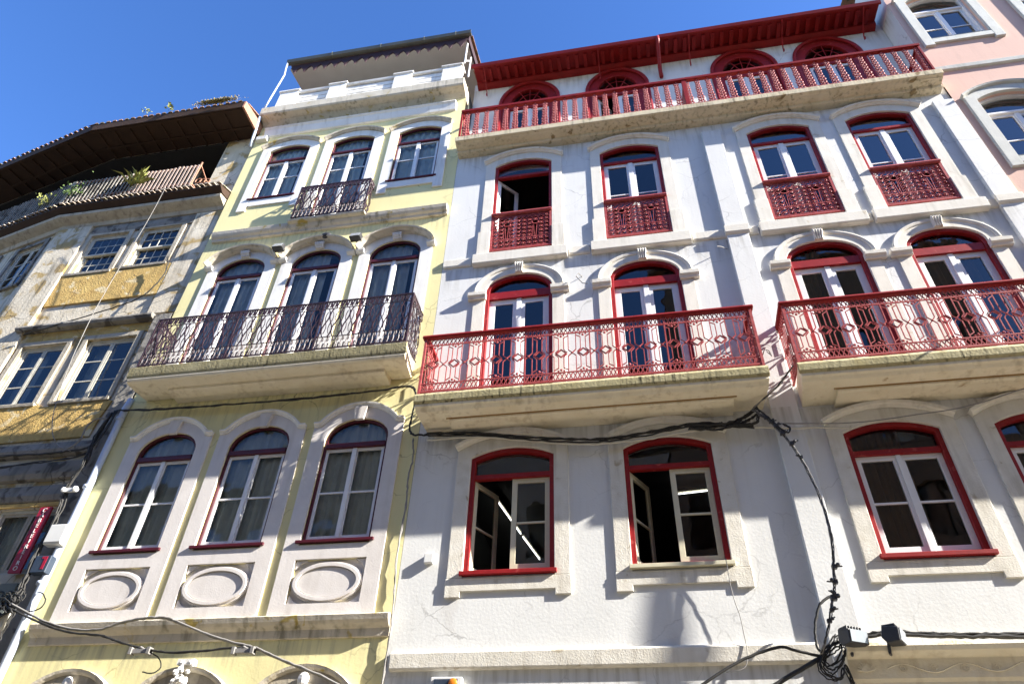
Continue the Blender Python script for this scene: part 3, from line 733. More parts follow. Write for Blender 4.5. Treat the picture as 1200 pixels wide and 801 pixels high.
# ledges and cornices
MB().prismx([(-.15, 5.16), (-.17, 5.235), (-.12, 5.26), (0, 5.262), (0, 4.94), (-.03, 4.95), (-.05, 5.06), (-.12, 5.12)], YX0+.22, YX1-.02, .0, .0).build('ledge', M['ystone'], yel, bevel=.006)
MB().prismx([(-.15, 14.64), (-.17, 14.73), (-.12, 14.76), (0, 14.78), (0, 14.47), (-.06, 14.48), (-.07, 14.54), (-.12, 14.58)], YX0+.16, YX1-.06).build('ledge', M['ystone'], yel, bevel=.006)
MB().prismx([(-.05, 19.03), (-.10, 19.28), (-.14, 19.33), (-.13, 19.37), (0, 19.40), (0, 19.0)], YX0+.25, -3.98).build('upper_moulding', M['whitetrim'], yel, bevel=.006)
MB().prismx([(-.36, 19.80), (-.38, 20.06), (-.33, 20.10), (.4, 20.14), (.4, 19.62), (0, 19.60), (-.05, 19.64), (-.14, 19.70), (-.26, 19.73), (-.33, 19.75)], YX0+.06, YX1-.02).build('cornice', M['ystone'], yel, bevel=.008)
MB().prismx([(-.12, 18.82), (-.14, 18.95), (0, 18.98), (0, 18.80)], YX0+.10, YX0+.42).build('corner_bracket', M['whitetrim'], yel, bevel=.006)
# terrace parapet: posts, caps, louvred infill
PX = [(-9.62, -9.02), (-8.02, -7.50), (-5.98, -5.44), (-4.50, -3.93)]
par = bpy.data.objects.new('parapet', None)
COL.objects.link(par); par.parent = yel
for a, b in PX:
    pb = MB()
    pb.box(a, b, -.22, .05, 20.12, 21.10); pb.prismx([(-.24, 21.10), (-.26, 21.13), (-.26, 21.17), (.08, 21.17), (.08, 21.10)], a-.04, b+.04)
    pb.build('parapet_post', M['whitetrim'], par, bevel=.008)
for (a0, a1), (b0, b1) in zip(PX, PX[1:]):
    pi = MB(); pi.prismx([(-.20, 21.02), (-.22, 21.10), (.02, 21.10), (.02, 21.02)], a1+.002, b0-.002)
    for z in (20.15, 20.36, 20.57, 20.78): pi.prismx([(-.15, z), (-.15, z+.18), (-.06, z+.20), (-.03, z+.02)], a1+.002, b0-.002)
    pi.build('parapet_infill', M['whitetrim'], par, bevel=.006)
# terrace roof
ce = MB(); ce.prismx([(-.27, 22.42), (-.27, 22.47), (3.2, 23.3), (3.2, 23.25)], -9.62, -3.86); ce.build('terrace_ceiling', M['ceiling'], yel)
bw = MB(); bw.box(-9.62, -3.80, 3.2, 3.4, 20.15, 23.3); bw.build('terrace_back_wall', M['greystone'], yel)
va = MB(); n = 17; x0, x1 = -9.58, -3.86; q = (x1-x0)/n; poly = [(x0, 22.60)]
for k in range(n): poly += [(x0+q*k+q*.02, 22.40), (x0+q*(k+.25), 22.29), (x0+q*(k+.5), 22.06), (x0+q*(k+.75), 22.29)]
poly += [(x1, 22.42), (x1, 22.60)]
va.prism(poly, -.31, -.275); va.build('scalloped_valance', M['valance'], yel)
g = MB(); g.prismx([(-.43, 22.62), (-.46, 22.74), (-.44, 22.755), (-.41, 22.66), (-.335, 22.65), (-.325, 22.76), (-.313, 22.76), (-.313, 22.61)], -9.72, -3.72)
for x in (-8.2, -6.6, -5.2, -4.2): g.tube([(x, -.33, 22.60), (x, -.43, 22.60), (x, -.475, 22.70), (x, -.46, 22.77), (x, -.30, 22.80)], .013)
g.build('gutter', M['gutter'], yel)
tile_field(-9.72, -3.72, -.34, 22.80, 3.4, 23.9).build('roof', M['tile'], yel)
rp = MB(); rp.prismx([(-.30, 22.42), (-.30, 22.78), (3.3, 23.85), (3.3, 23.3)], -3.86, -3.80); rp.build('roof_gable_board', M['valance'], yel)
po = MB()
for yy in (-.20, .25): po.tube([(-3.86, yy, 21.22), (-3.86, yy, 22.4)], .028, 6)
po.tube([(-3.86, -.2, 21.35), (-3.86, .25, 22.2)], .02, 6)
po.build('terrace_post', M['sash'], yel)
# downpipes
dp = MB(); dp.tube([(-9.70, -.40, 22.62), (-9.68, -.40, 22.3), (-9.66, -.36, 21.95), (-9.76, -.36, 20.6), (-9.79, -.36, 20.12)], .026, 8)
dp.build('downpipe', M['pipe'], yel, smooth=True)
dp = MB(); dp.tube([(-9.86, -.30, 19.72), (-9.90, -.22, 19.4), (-9.95, -.12, 18.95), (-9.97, -.06, 18.6)], .04, 10)
dp.build('downpipe', M['pipe'], yel, smooth=True); dp = MB(); dp.tube([(-9.95, -.02, 9.75), (-9.93, -.08, 9.5), (-9.91, -.09, 8), (-9.88, -.09, .3)], .065, 10)
for z in (9.2, 7.7, 5.9): dp.tube([(-9.93, -.09, z), (-9.93, -.09, z+.06)], .08, 10)
dp.build('downpipe', M['pipe'], yel, smooth=True)
# wrought iron balcony
b = MB()
b.prismx([(-.72, 9.84), (-.74, 9.97), (-.70, 10.0), (-.69, 10.005), (-.69, 9.74), (-.71, 9.79)], -9.62, -3.93)
yb = b.build('balcony', M['fascia'], yel, bevel=.008)
MB().prismx([(-.689, 10.0), (0, 10.01), (0, 9.70), (-.40, 9.66), (-.63, 9.655), (-.67, 9.68), (-.689, 9.72)], -9.60, -3.95, .0, .12).build('soffit', M['slab'], yb, bevel=.006)
MB().prismx([(-.40, 9.68), (-.40, 9.60), (-.34, 9.585), (0, 9.57), (0, 9.69)], -8.85, -4.42).build('corbel', M['slab'], yb, bevel=.006)
def wrought(x0, x1, yf, zb, zt, parent, posts, m, tk=.0135):
    r = MB()
    def side(p0, p1):
        d = Vector((p1[0]-p0[0], p1[1]-p0[1], 0)); L = d.length; d.normalize()
        P = lambda u, z, o=0: (p0[0]+d.x*u, p0[1]+d.y*u, z)
        T = lambda pts, t=tk: r.tube([P(*q) for q in pts], t, 4)
        H = zt-zb
        for z, t in ((zb, .016), (zb+.235*H, .010), (zt-.155*H, .010), (zt, .020)): T([(0, z), (L, z)], t)
        z0, z1 = zb+.235*H, zt-.155*H
        n = max(2, round(L/.105)); q = L/n
        for i in range(n):
            u = q*(i+.5); s = 1 if i % 2 else -1
            T([(u+s*.05*math.sin(2*math.pi*k/10), z0+(z1-z0)*k/10) for k in range(11)])
            T([(u-s*.03*math.sin(2*math.pi*k/8), z0+(z1-z0)*(.12+.76*k/8)) for k in range(9)], .008)
            # bottom band: leaning S scrolls
            a, b_ = zb, z0; h = b_-a
            T([(u-q*.42, a+.10*h), (u-q*.15, a+.02*h), (u+q*.02, a+.25*h), (u+.0*q, a+.60*h), (u+q*.12, a+.9*h), (u+q*.36, a+.95*h), (u+q*.42, a+.72*h), (u+q*.22, a+.62*h)])
            T([(u-q*.42, a+.10*h), (u-q*.45, a+.34*h), (u-q*.22, a+.40*h)])
            a, h = z1, zt-z1
            T([(u-q*.5, a+.15*h), (u-q*.2, a+.85*h), (u+q*.15, a+.75*h), (u+q*.2, a+.3*h), (u-.02*q, a+.22*h)])
            T([(u+q*.5, a+.15*h), (u+q*.3, a+.9*h)])
    side((x0, yf), (x1, yf)); side((x0, -.02), (x0, yf)); side((x1, yf), (x1, -.02))
    for x in list(posts)+[x0, x1]: r.box(x-.014, x+.014, yf-.014, yf+.014, zb-.02, zt+.01)
    return r.build('railing', m, parent)
wrought(-9.53, -3.99, -.67, 10.07, 11.30, yb, (-7.68, -5.85), M['iron'])
b = MB().prismx([(-.24, 14.69), (-.26, 14.74), (0, 14.77), (0, 14.64)], -7.74, -5.78)
bb = b.build('balconet', M['ystone'], yel, bevel=.006)
wrought(-7.66, -5.82, -.25, 14.80, 15.98, bb, (), M['iron'], .018)
# ground floor arches
for c in YC:
    p_ = MB()
    o = outline(c, .92, 3.0, 3.60, 4.50, 'ell', 0, 20); i = outline(c, .74, 3.0, 3.62, 4.28, 'ell', 0, 20)
    p_.strip(o, i, -.05, 0)
    d_ = p_.build('doorway_surround', M['oldstone'], yel, bevel=.005)
    MB().sweep(o[1:-1], [(0, 0), (0, -.07), (.03, -.10), (.07, -.11), (.08, 0)]).build('hood_moulding', M['ystone'], d_)
    door = MB().box(c-.74, c+.74, .18, .24, .2, 4.28); door.build('door', M['brownwood'], yel)
    ks = MB()
    if abs(c+6.775) < .1:
        for q in range(22): ks.ball((c+random.uniform(-.11, .11), -.14+random.uniform(-.05, .03), 4.62-q*.018+random.uniform(-.02, .02)), random.uniform(.025, .05), None, random.uniform(.03, .06), 6, 4)
        ks.box(c-.13, c+.13, -.15, -.05, 4.58, 4.66)
    else:
        ks.ball((c, -.10, 4.36), .09, .05, .10, 8, 6)
    ks.build('keystone', M['whitetrim'], yel, bevel=0)

# ------------------------------------------------------------ pink house
PX0, PX1 = 7.76, 15.5
pk = thing('pink_house', 'pale pink rendered house with grey stone window surrounds', 'house', (11, 0, 0))
PC = [8.83, 11.30, 13.8]
holes = []
PR = ((18.98, 20.95, 21.2), (14.05, 16.12, 16.34), (9.2, 12.2, 12.4), (5.6, 7.8, 8.0))
for c in PC:
    for zb, zs, za in PR: holes.append(outline(c, .68, zb, zs, za, 'seg'))
wall_sheet(PX0, PX1, 0, 23.5, -.03, holes, .28).build('wall', M['pink'], pk)
shell(pk, PX0+.02, PX1, 0, 23.4, M['room'], [4.3, 8.6, 13.2, 17.8, 23.4], 7)
MB().box(PX0+.0, PX0+.018, -.025, 7, 16.9, 23.45).build('gable_wall', M['white'], pk)
tile_field(PX0-.15, PX1, -.5, 23.55, 4, 25.2).build('roof', M['tile'], pk)
MB().prismx([(-.35, 23.35), (-.37, 23.5), (.3, 23.52), (.3, 23.1), (-.04, 23.1)], PX0, PX1).build('cornice', M['pinkstone'], pk)
MB().prismx([(-.09, 17.50), (-.10, 17.63), (-.03, 17.66), (-.03, 17.48)], PX0+.02, PX1).build('string_course', M['pinkstone'], pk, bevel=.006)
for c in PC:
    for zb, zs, za in PR:
        w_ = window(pk, 'window', c, .68, zb, zs, za, 'seg', zs-.42, M['sash'], M['sash'], bars=(zb+.72,), y=.03, fw=.06, tw=.06, mull=.09, sash_fw=.08, fd=.12, glass_m=M['skyglass'],
                    sill=(zb-.06, zb, .05, .09, M['gutter']))
        cs = MB()
        cs.strip(outline(c, .68, zb-.34, zs, za, 'seg', .22), outline(c, .68, zb-.34, zs, za, 'seg', 0), -.10, -.028)
        cs.box(c-.68, c+.68, -.098, -.028, zb-.24, zb-.06)
        cs.build('surround', M['pinkstone'], w_, bevel=.006)
        hood_seg(c, .68, zs, za, .22, .09, None, pk, .17).build('hood_moulding', M['pinkstone'], w_, bevel=.004)

# ------------------------------------------------------------ old house (its facade turns at XB)
XB = -14.75; BA = R_(12)
def bend(bm, off):
    geom = bm.verts[:]+bm.edges[:]+bm.faces[:]
    bmesh.ops.bisect_plane(bm, geom=geom, plane_co=(XB-off[0], 0, 0), plane_no=(1, 0, 0))
    c, s = math.cos(BA), math.sin(BA)
    for v in bm.verts:
        x, y = v.co.x+off[0], v.co.y+off[1]
        if x < XB:
            d = XB-x; v.co.x = XB-d*c+y*s-off[0]; v.co.y = d*s+y*c-off[1]
old = thing('old_house', 'decayed old house with peeling plaster, wooden loggia and deep brown eaves', 'house', (-13.5, 0, 0))
def ob(mb, name, m, parent=None, bevel=0, smooth=False): return mb.build(name, m, parent or old, bevel, smooth, post=bend)
OX0, OX1 = -25.0, -9.96
OW = [(-13.08, .56, 14.06, 15.52, 'u'), (-11.56, .56, 14.10, 15.55, 'u'), (-13.02, .58, 9.96, 11.66, 'l'), (-11.30, .62, 9.96, 11.68, 'l'), (-15.75, .52, 14.06, 15.7, 'b'), (-17.6, .52, 14.06, 15.7, 'b'),
      (-15.9, .6, 9.9, 11.7, 'b'), (-11.10, .66, 6.20, 7.46, 's')]
holes = [outline(c, a, zb, zt, zt, 'rect') for c, a, zb, zt, k in OW]
holes.append([(-24.5, 16.62), (-10.92, 16.62), (-10.92, 19.28), (-24.5, 19.28)])
mb = wall_sheet(OX0, OX1, 0, 19.32, 0, holes, .25)
ob(mb, 'wall', M['oldwall'])
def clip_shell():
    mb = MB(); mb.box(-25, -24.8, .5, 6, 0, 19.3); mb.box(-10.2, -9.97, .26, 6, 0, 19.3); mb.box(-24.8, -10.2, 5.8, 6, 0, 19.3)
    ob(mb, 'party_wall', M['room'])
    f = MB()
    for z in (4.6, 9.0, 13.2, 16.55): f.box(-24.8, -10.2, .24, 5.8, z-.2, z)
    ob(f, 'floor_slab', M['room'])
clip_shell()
lg = MB(); lg.box(-24.5, -10.95, 2.2, 2.3, 16.55, 19.3); lg.box(-10.94, -10.92, .25, 2.2, 16.6, 19.28); ob(lg, 'loggia_back_wall', M['dark'])  # near-black colour paints the eave shade into the loggia's back wall and ceiling
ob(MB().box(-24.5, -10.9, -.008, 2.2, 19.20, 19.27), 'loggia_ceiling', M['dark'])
for x in (-12.35, -14.35, -16.4):
    p = MB(); p.prism([(x-.10, 16.6), (x+.10, 16.6), (x+.09, 18.3), (x+.16, 18.75), (x+.20, 19.28), (x-.20, 19.28), (x-.16, 18.75), (x-.09, 18.3)], .75, .98)
    ob(p, 'loggia_post', M['olddark'], bevel=.01)
# eaves
e = MB(); e.prismx([(-1.0, 19.28), (-1.0, 19.42), (0, 19.46), (0, 19.30)], -25.0, -9.98)
e.prismx([(-1.04, 19.25), (-1.05, 19.53), (-1.003, 19.53), (-1.003, 19.25)], -25.0, -9.96)
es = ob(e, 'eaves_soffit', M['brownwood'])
e = MB()
for k in range(17): x = -10.6-k*.5; e.box(x-.03, x+.03, -.99, -.02, 19.245, 19.285)
e.box(-18.6, -10.05, -.99, -.93, 19.24, 19.279); e.box(-18.6, -10.05, -.42, -.36, 19.24, 19.279)
ob(e, 'soffit_batten', M['brownwood'], es)
ob(MB().prismx([(-1.05, 19.22), (-1.05, 19.5), (0.1, 19.72), (.1, 19.3), (-.3, 19.22)], -9.955, -9.90), 'verge_board', M['rust'])
tf = tile_field(-25.0, -9.88, -1.07, 19.50, 3.5, 21.4); ob(tf, 'roof', M['tile'])
# tiled canopy under the loggia, with its cornice
cn = MB(); cn.prismx([(-.34, 16.14), (-.36, 16.22), (-.05, 16.30), (0, 16.30), (0, 15.92), (-.06, 15.93), (-.10, 16.04), (-.26, 16.10)], -25.0, -9.98)
ob(cn, 'cornice', M['oldstone'], bevel=.006)
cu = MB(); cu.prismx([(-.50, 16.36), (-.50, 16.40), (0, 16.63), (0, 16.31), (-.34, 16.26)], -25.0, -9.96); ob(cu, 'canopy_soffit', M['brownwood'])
ob(tile_field(-25.0, -9.93, -.56, 16.42, -.0, 16.66, .16, .055, .36), 'canopy_roof', M['tilepale'])
# loggia fence
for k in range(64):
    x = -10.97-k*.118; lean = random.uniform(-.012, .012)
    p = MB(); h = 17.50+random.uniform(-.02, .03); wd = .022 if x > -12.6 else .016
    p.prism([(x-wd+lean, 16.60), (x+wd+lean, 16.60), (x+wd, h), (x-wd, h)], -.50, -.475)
    ob(p, 'fence_slat', M['slat'] if x > -12.75 else M['olddark'])  # slats towards the left take a darker grey
fr = MB(); fr.box(-24.5, -10.93, -.474, -.44, 17.44, 17.50); fr.box(-24.5, -10.93, -.474, -.44, 16.72, 16.77)
fr.bar((-10.93, -.47, 16.6), (-10.93, -.47, 17.62), .022); fr.bar((-10.93, -.47, 17.5), (-10.93, 0, 17.3), .018); fr.bar((-10.93, -.47, 16.7), (-10.93, 0, 16.7), .018)
for k in range(3): fr.ring((-10.88+.03*k, -.35+.1*k, 16.95+.12*k), .09, .10, .014, 8)
ob(fr, 'fence_rail', M['rust'])
# stone trims
def trim(name, x0, x1, y, z0, z1, m='oldstone'): return ob(MB().box(x0, x1, y, 0, z0, z1), name, M[m], bevel=.008)
ob(MB().box(-14.85, -13.78, -.09, 0, 4, 15.92), 'pilaster', M['oldwall'], bevel=.01)
ob(MB().box(-10.72, -9.98, -.05, 0, 12.3, 15.92), 'pilaster', M['oldwall'], bevel=.01)
ob(MB().box(-10.40, -9.98, -.10, 0, 4, 12.2), 'pilaster', M['olddark'], bevel=.01)
ob(MB().prismx([(-.04, 15.56), (-.06, 15.7), (-.03, 15.9), (0, 15.91), (0, 15.56)], -13.70, -10.73), 'lintel_band', M['olddark'])
p = MB(); p.prism([(-13.74, 12.95), (-10.70, 12.98), (-10.74, 13.5), (-10.72, 14.02), (-10.95, 14.06), (-10.97, 14.00), (-12.18, 13.97), (-12.2, 14.08), (-12.44, 14.08), (-12.45, 13.97), (-13.66, 13.94), (-13.68, 14.02), (-13.76, 14.0)], -.045, -.0)
ob(p, 'render_panel', M['ochre'])
p = MB(); p.prism([(-13.9, 8.98), (-10.62, 9.0), (-10.60, 9.4), (-10.50, 9.86), (-12.1, 9.84), (-12.25, 9.9), (-13.9, 9.84)], -.04, 0); ob(p, 'render_panel', M['ochre'])
ob(MB().box(-13.85, -10.45, -.02, 0, 11.80, 12.06), 'render_band', M['ochre'])
ob(MB().prismx([(-.16, 12.08), (-.20, 12.14), (-.19, 12.20), (0, 12.24), (0, 12.06)], -13.95, -10.42), 'cornice', M['olddark'], bevel=.006)
for z0, z1, p_ in ((8.60, 8.86, .10), (8.06, 8.42, .08), (7.60, 7.92, .05)):
    ob(MB().prismx([(-p_, z0), (-p_-.03, z0+.10), (-p_, z1), (0, z1+.02), (0, z0-.03)], -25, -10.25), 'moulding_band', M['olddark'], bevel=.006)
ob(MB().box(-13.9, -10.42, -.03, 0, 7.49, 7.57), 'render_band', M['ochre'])
def old_window(c, a, zb, zt, k):
    fm = MB(); fm.strip(outline(c, a, zb, zt, zt, 'rect'), outline(c, a, zb, zt, zt, 'rect', -.06), .04, .12); fm.box(c-a, c+a, .04, .12, zb, zb+.05)
    pn = MB(); cas = []
    z1 = zt-.06; z0 = zb+.05
    if k == 'u':
        zm = (zb+zt)/2
        for za_, zb_, yy in ((zm, z1, .05), (z0, zm+.03, .085)):
            cc, p = casement(c-a+.06, c+a-.06, za_, zb_, yy, ((za_+zb_)/2,), .045, .032, .022, cols=[c-.5*(a-.10), c, c+.5*(a-.10)]); cas.append(cc); pn.add(p.v, p.f)
        fm.box(c-a+.05, c+a-.05, .03, .085, zm-.012, zm+.035)
    else:
        bars = () if k == 's' else (z0+(z1-z0)*.33, z0+(z1-z0)*.67)
        for p0, p1 in ((c-a+.06, c), (c, c+a-.06)):
            cc, p = casement(p0, p1, z0, z1, .06 if p0 < c-.1 else .064, bars, .055, .04, .028); cas.append(cc); pn.add(p.v, p.f)
    w_ = ob(fm, 'window', M['oldwood'])
    for cc in cas: ob(cc, 'casement', M['oldwood'] if k != 's' else M['oldstone'], w_)
    ob(pn, 'pane', M['oldglass'], w_)
    su = MB()
    if k != 's':
        su.strip(outline(c, a, zb, zt, zt, 'rect', .12), outline(c, a, zb, zt, zt, 'rect', 0), -.045, 0)
        su.prismx([(-.07, zb-.08), (-.08, zb-.01), (.04, zb-.0), (.04, zb-.08)], c-a-.10, c+a+.10)
        ob(su, 'surround', M['oldstone'] if k != 'b' else M['olddark'], w_, bevel=.006)
    if k in 'ls':
        cu = MB()
        for q in range(10):
            xa = c-a+.05+q*a*.08; cu.quad((xa, .30+.03*(q % 2), zb), (xa+a*.08, .30+.03*((q+1) % 2), zb), (xa+a*.08, .30+.03*((q+1) % 2), zt), (xa, .30+.03*(q % 2), zt))
        ob(cu, 'curtain', M['curtain'], w_)
    return w_
for args in OW: old_window(*args)

old.location.y += .10      # its facade stands a little behind the yellow house

# ------------------------------------------------------------ things on the facades
# hairdresser's sign behind the glass of the old house
sg = thing('shop_sign', 'narrow vertical red sign with white letters in the old house window', 'sign', (-10.68, .02, 6.18))
MB().box(-10.80, -10.56, -.01, .03, 6.18, 7.42).build('sign_board', M['signred'], sg)
def text(body, size, m, name, parent, loc, shear=0):
    cu = bpy.data.curves.new('text', 'FONT'); cu.body = body; cu.size = size; cu.extrude = .004; cu.align_x = 'CENTER'; cu.shear = shear
    to = bpy.data.objects.new('text', cu); COL.objects.link(to)
    dg = bpy.context.evaluated_depsgraph_get(); me = bpy.data.meshes.new_from_object(to.evaluated_get(dg))
    bpy.data.objects.remove(to)
    off = OFF[top(parent)]
    for v in me.vertices:
        v.co = Vector((v.co.x+loc[0]-off[0], loc[1]-v.co.z-off[1], v.co.y+loc[2]-off[2]))
    me.materials.clear(); me.materials.append(m)
    o = bpy.data.objects.new(name, me); COL.objects.link(o); o.parent = parent; return o
for k, ch in enumerate('CABELEIREIRO'):
    text(ch, .112, M['letter'], 'letter', sg, (-10.68, -.015, 7.315-k*.0995))
sb = thing('shop_sign', 'grey green board with dark slanted ROS lettering beneath the old house window', 'sign', (-11.2, -.05, 5.5))
MB().box(-11.9, -10.44, -.05, -.0, 5.46, 5.98).build('sign_board', M['signgreen'], sb, bevel=.006)
text('ROS', .27, M['letterdark'], 'letter', sb, (-10.74, -.056, 5.66), .25)

bx = thing('meter_box', 'white plastic utility box on the dark wall beside the drainpipe', 'utility box', (-9.97, -.1, 6.55))
MB().prismx([(-.24, 6.56), (-.26, 6.60), (-.26, 6.92), (-.10, 6.95), (-.10, 6.56)], -10.13, -9.80).build('cover', M['plastic'], bx, bevel=.012)
bx2 = thing('alarm_box', 'dark blue alarm box with a red stripe below the white utility box', 'alarm box', (-10.0, -.1, 6.05))
MB().box(-10.14, -9.84, -.24, -.10, 6.06, 6.36).build('cover', M['boxblue'], bx2, bevel=.012)
mbx = MB(); mbx.box(-10.00, -9.90, -.245, -.238, 6.30, 6.34); mbx.box(-9.95, -9.90, -.246, -.239, 6.12, 6.30); mbx.build('stripe', M['signred'], bx2)

jb = MB().box(-3.33, -3.19, -.075, 0, 6.01, 6.16)
single('junction_box', jb, M['plastic'], 'small white box on the white wall next to the yellow house edge', 'junction box', bevel=.008)
hs = thing('wall_sign', 'dark sign in a white frame with an orange disc on the white house', 'sign', (-2.77, 0, 4.0))
MB().box(-3.02, -2.58, -.10, 0, 3.95, 4.36).build('sign_frame', M['plastic'], hs, bevel=.01)
MB().box(-2.97, -2.64, -.112, -.1005, 3.99, 4.33).build('sign_face', M['boxblue'], hs)
MB().ball((-2.70, -.115, 4.28), .06, .02, .06, 12, 8).build('disc', M['orange'], hs)

def spot(name, label, x, z, tilt, yb=0):
    t = thing('wall_spotlight', label, 'spotlight', (x, yb, z-.2), 'spotlights above the yellow house balcony')
    h = MB(); h.prismx([(-.36, z-.02), (-.30, z+.15), (-.17, z+.12), (-.20, z-.04)], x-.13, x+.13); h.build('lamp_housing', M['black'], t, bevel=.01)
    MB().prismx([(-.373, z-.01), (-.315, z+.14), (-.308, z+.137), (-.364, z-.013)], x-.11, x+.11).build('lamp_glass', M['lampglass'], t)
    MB().tube([(x, -.22, z), (x+.02, -.14, z-.10), (x+.02, 0, z-.12)], .022, 6).build('bracket', M['black'], t)
spot('a', 'black spotlight between the first and second balcony door hoods of the yellow house', -7.68, 13.66, 0)
spot('b', 'black spotlight between the second and third balcony door hoods of the yellow house', -5.80, 13.70, 0)
t = thing('bulkhead_lamp', 'small dark oval lamp under the yellow house ledge', 'lamp', (-6.62, 0, 14.0))
MB().ball((-6.62, -.16, 14.05), .14, .09, .075, 12, 7).build('lamp_body', M['black'], t, smooth=True)
MB().box(-6.67, -6.57, -.09, 0, 14.0, 14.1).build('bracket', M['black'], t)
def flood(x, z, rz, label):
    t = thing('floodlight', label, 'floodlight', (x, -.30, z-.1), 'floodlights on the carved lintel')
    c, s = math.cos(rz), math.sin(rz)
    f = lambda p: (x+.84*(p[0]*c-p[1]*s), -.42+.84*(p[0]*s+p[1]*c), z+.84*p[2])
    MB().prismx([(-.10, -.06), (-.12, .13), (.10, .18), (.14, .02), (.08, -.07)], -.17, .17).xf(f).build('lamp_housing', M['black'], t, bevel=.012)
    MB().prismx([(-.112, -.045), (-.134, .12), (-.124, .122), (-.102, -.043)], -.145, .145).xf(f).build('lamp_glass', M['lampglass'], t)
    m = MB()
    for k in range(6): m.box(-.15+.05*k, -.14+.05*k, -.08, .10, .14, .19)
    m.xf(f).build('cooling_fin', M['black'], t)
    MB().tube([f((0, .1, 0)), f((0, .12, -.15)), (x, -.1, z-.12)], .02, 6).build('bracket', M['black'], t)
flood(2.46, 4.60, R_(28), 'black finned floodlight beside the hanging cable bundle')
flood(2.93, 4.60, R_(62), 'black floodlight turned sideways on the carved lintel')

# hooks and stubs on the white wall
def hook(pts, label, r=.010):
    single('wall_hook', MB().tube(pts, r, 5), M['cablegrey'], label, 'wall hook', 'iron hooks on the white wall')
hook([(-.72, 0, 11.96), (-.78, -.16, 11.90), (-.82, -.20, 11.78), (-.70, -.22, 11.55), (-.60, -.24, 11.50)], 'thin bent iron hook between the red framed balcony doors')
hook([(2.20, 0, 12.30), (2.05, -.12, 12.27), (1.98, -.16, 12.24)], 'short iron stub under the string course beside the pilaster')
hook([(2.32, -.085, 9.45), (2.36, -.18, 9.52), (2.42, -.2, 9.46), (2.45, -.16, 9.38), (2.40, -.12, 9.52)], 'curled iron hook on the pilaster between the two red balconies')

# ------------------------------------------------------------ cables
def jit(pts, amp, seed, n=6):
    rnd = random.Random(seed); P = [Vector(p) for p in pts]; out = []
    for i in range(len(P)-1):
        p0 = P[max(0, i-1)]; p1 = P[i]; p2 = P[i+1]; p3 = P[min(len(P)-1, i+2)]
        for k in range(n):
            t = k/n
            q = .5*((2*p1)+(p2-p0)*t+(2*p0-5*p1+4*p2-p3)*t*t+(3*p1-p0-3*p2+p3)*t**3)
            out.append(q+Vector((rnd.uniform(-amp, amp), rnd.uniform(-amp, amp)*.6, rnd.uniform(-amp, amp))))
    out.append(P[-1]); return out
def bundle(label, pts, strands, r, spread, m, seed, cat='cable bundle', clamps=(), group=None, amp=.012):
    rnd = random.Random(seed)
    c0 = pts[0]
    t = thing('cable_bundle' if strands > 1 else 'cable', label, cat, c0, group)
    for s in range(strands):
        o = Vector((rnd.uniform(-spread, spread), rnd.uniform(-spread, spread)*.5, rnd.uniform(-spread, spread)))
        mb = MB().tube(jit([Vector(p)+o for p in pts], amp, seed*31+s), r*rnd.uniform(.7, 1.15), 6)
        mb.build('cable_strand', m if rnd.random() < .92 else M['cablegrey'], t, smooth=True)
    for q in clamps:
        k = rnd.uniform(.55, .95); dx = rnd.choice((-1, 1, 1)); cm = MB(); cm.box(q[0]-.04*k, q[0]+.04*k, q[1]-.04*k, q[1]+.04*k, q[2]-.03*k, q[2]+.035*k); cm.ball((q[0]+dx*.055*k, q[1]-.03, q[2]+.02), .034*k)
        cm.bar(q, (q[0]+dx*rnd.uniform(.06, .11), q[1]-.02, q[2]+rnd.uniform(.0, .05)), .010); cm.build('clamp', M['black'], t)
    return t
bundle('black cable stretched over the arched windows of the yellow house', [(-10.05, -.14, 9.42), (-9.3, -.14, 9.36), (-8.6, -.14, 9.335), (-7.5, -.14, 9.32), (-6.4, -.14, 9.31), (-5.4, -.14, 9.33), (-4.6, -.14, 9.35), (-4.15, -.14, 9.40), (-3.92, -.14, 9.36), (-3.84, -.14, 9.15), (-3.86, -.12, 8.7), (-3.86, -.12, 8.45), (-3.78, -.12, 8.33), (-3.5, -.12, 8.30)], 2, .018, .018, M['cable'], 11)
bundle('cable bundle running across the heads of the open red windows', [(-3.5, -.16, 8.29), (-3.0, -.16, 8.26), (-2.5, -.17, 8.20), (-1.8, -.18, 8.07), (-1.2, -.18, 7.98), (-.58, -.18, 7.92), (0, -.18, 7.95), (.6, -.18, 8.04), (1.0, -.18, 8.09), (1.4, -.18, 8.05), (1.9, -.18, 7.97)], 3, .017, .035, M['cable'], 12, amp=.010)
bundle('pale painted cable beneath the dark bundle over the open windows', [(-3.5, -.13, 8.19), (-2.6, -.15, 8.16), (-1.7, -.15, 8.02), (-1.2, -.15, 7.93), (-.5, -.15, 7.87), (.2, -.15, 7.90), (.9, -.15, 7.99), (1.5, -.15, 8.02), (2.2, -.15, 7.95), (3.3, -.15, 7.85)], 1, .016, 0, M['cablepale'], 13, 'cable')
bundle('black cable tails tangled beside the pilaster top', [(.9, -.19, 8.06), (1.3, -.20, 8.00), (1.6, -.22, 8.03), (1.85, -.24, 8.12), (2.02, -.24, 8.26)], 5, .018, .055, M['cable'], 14, clamps=[(1.45, -.2, 8.03), (1.75, -.2, 8.04)])
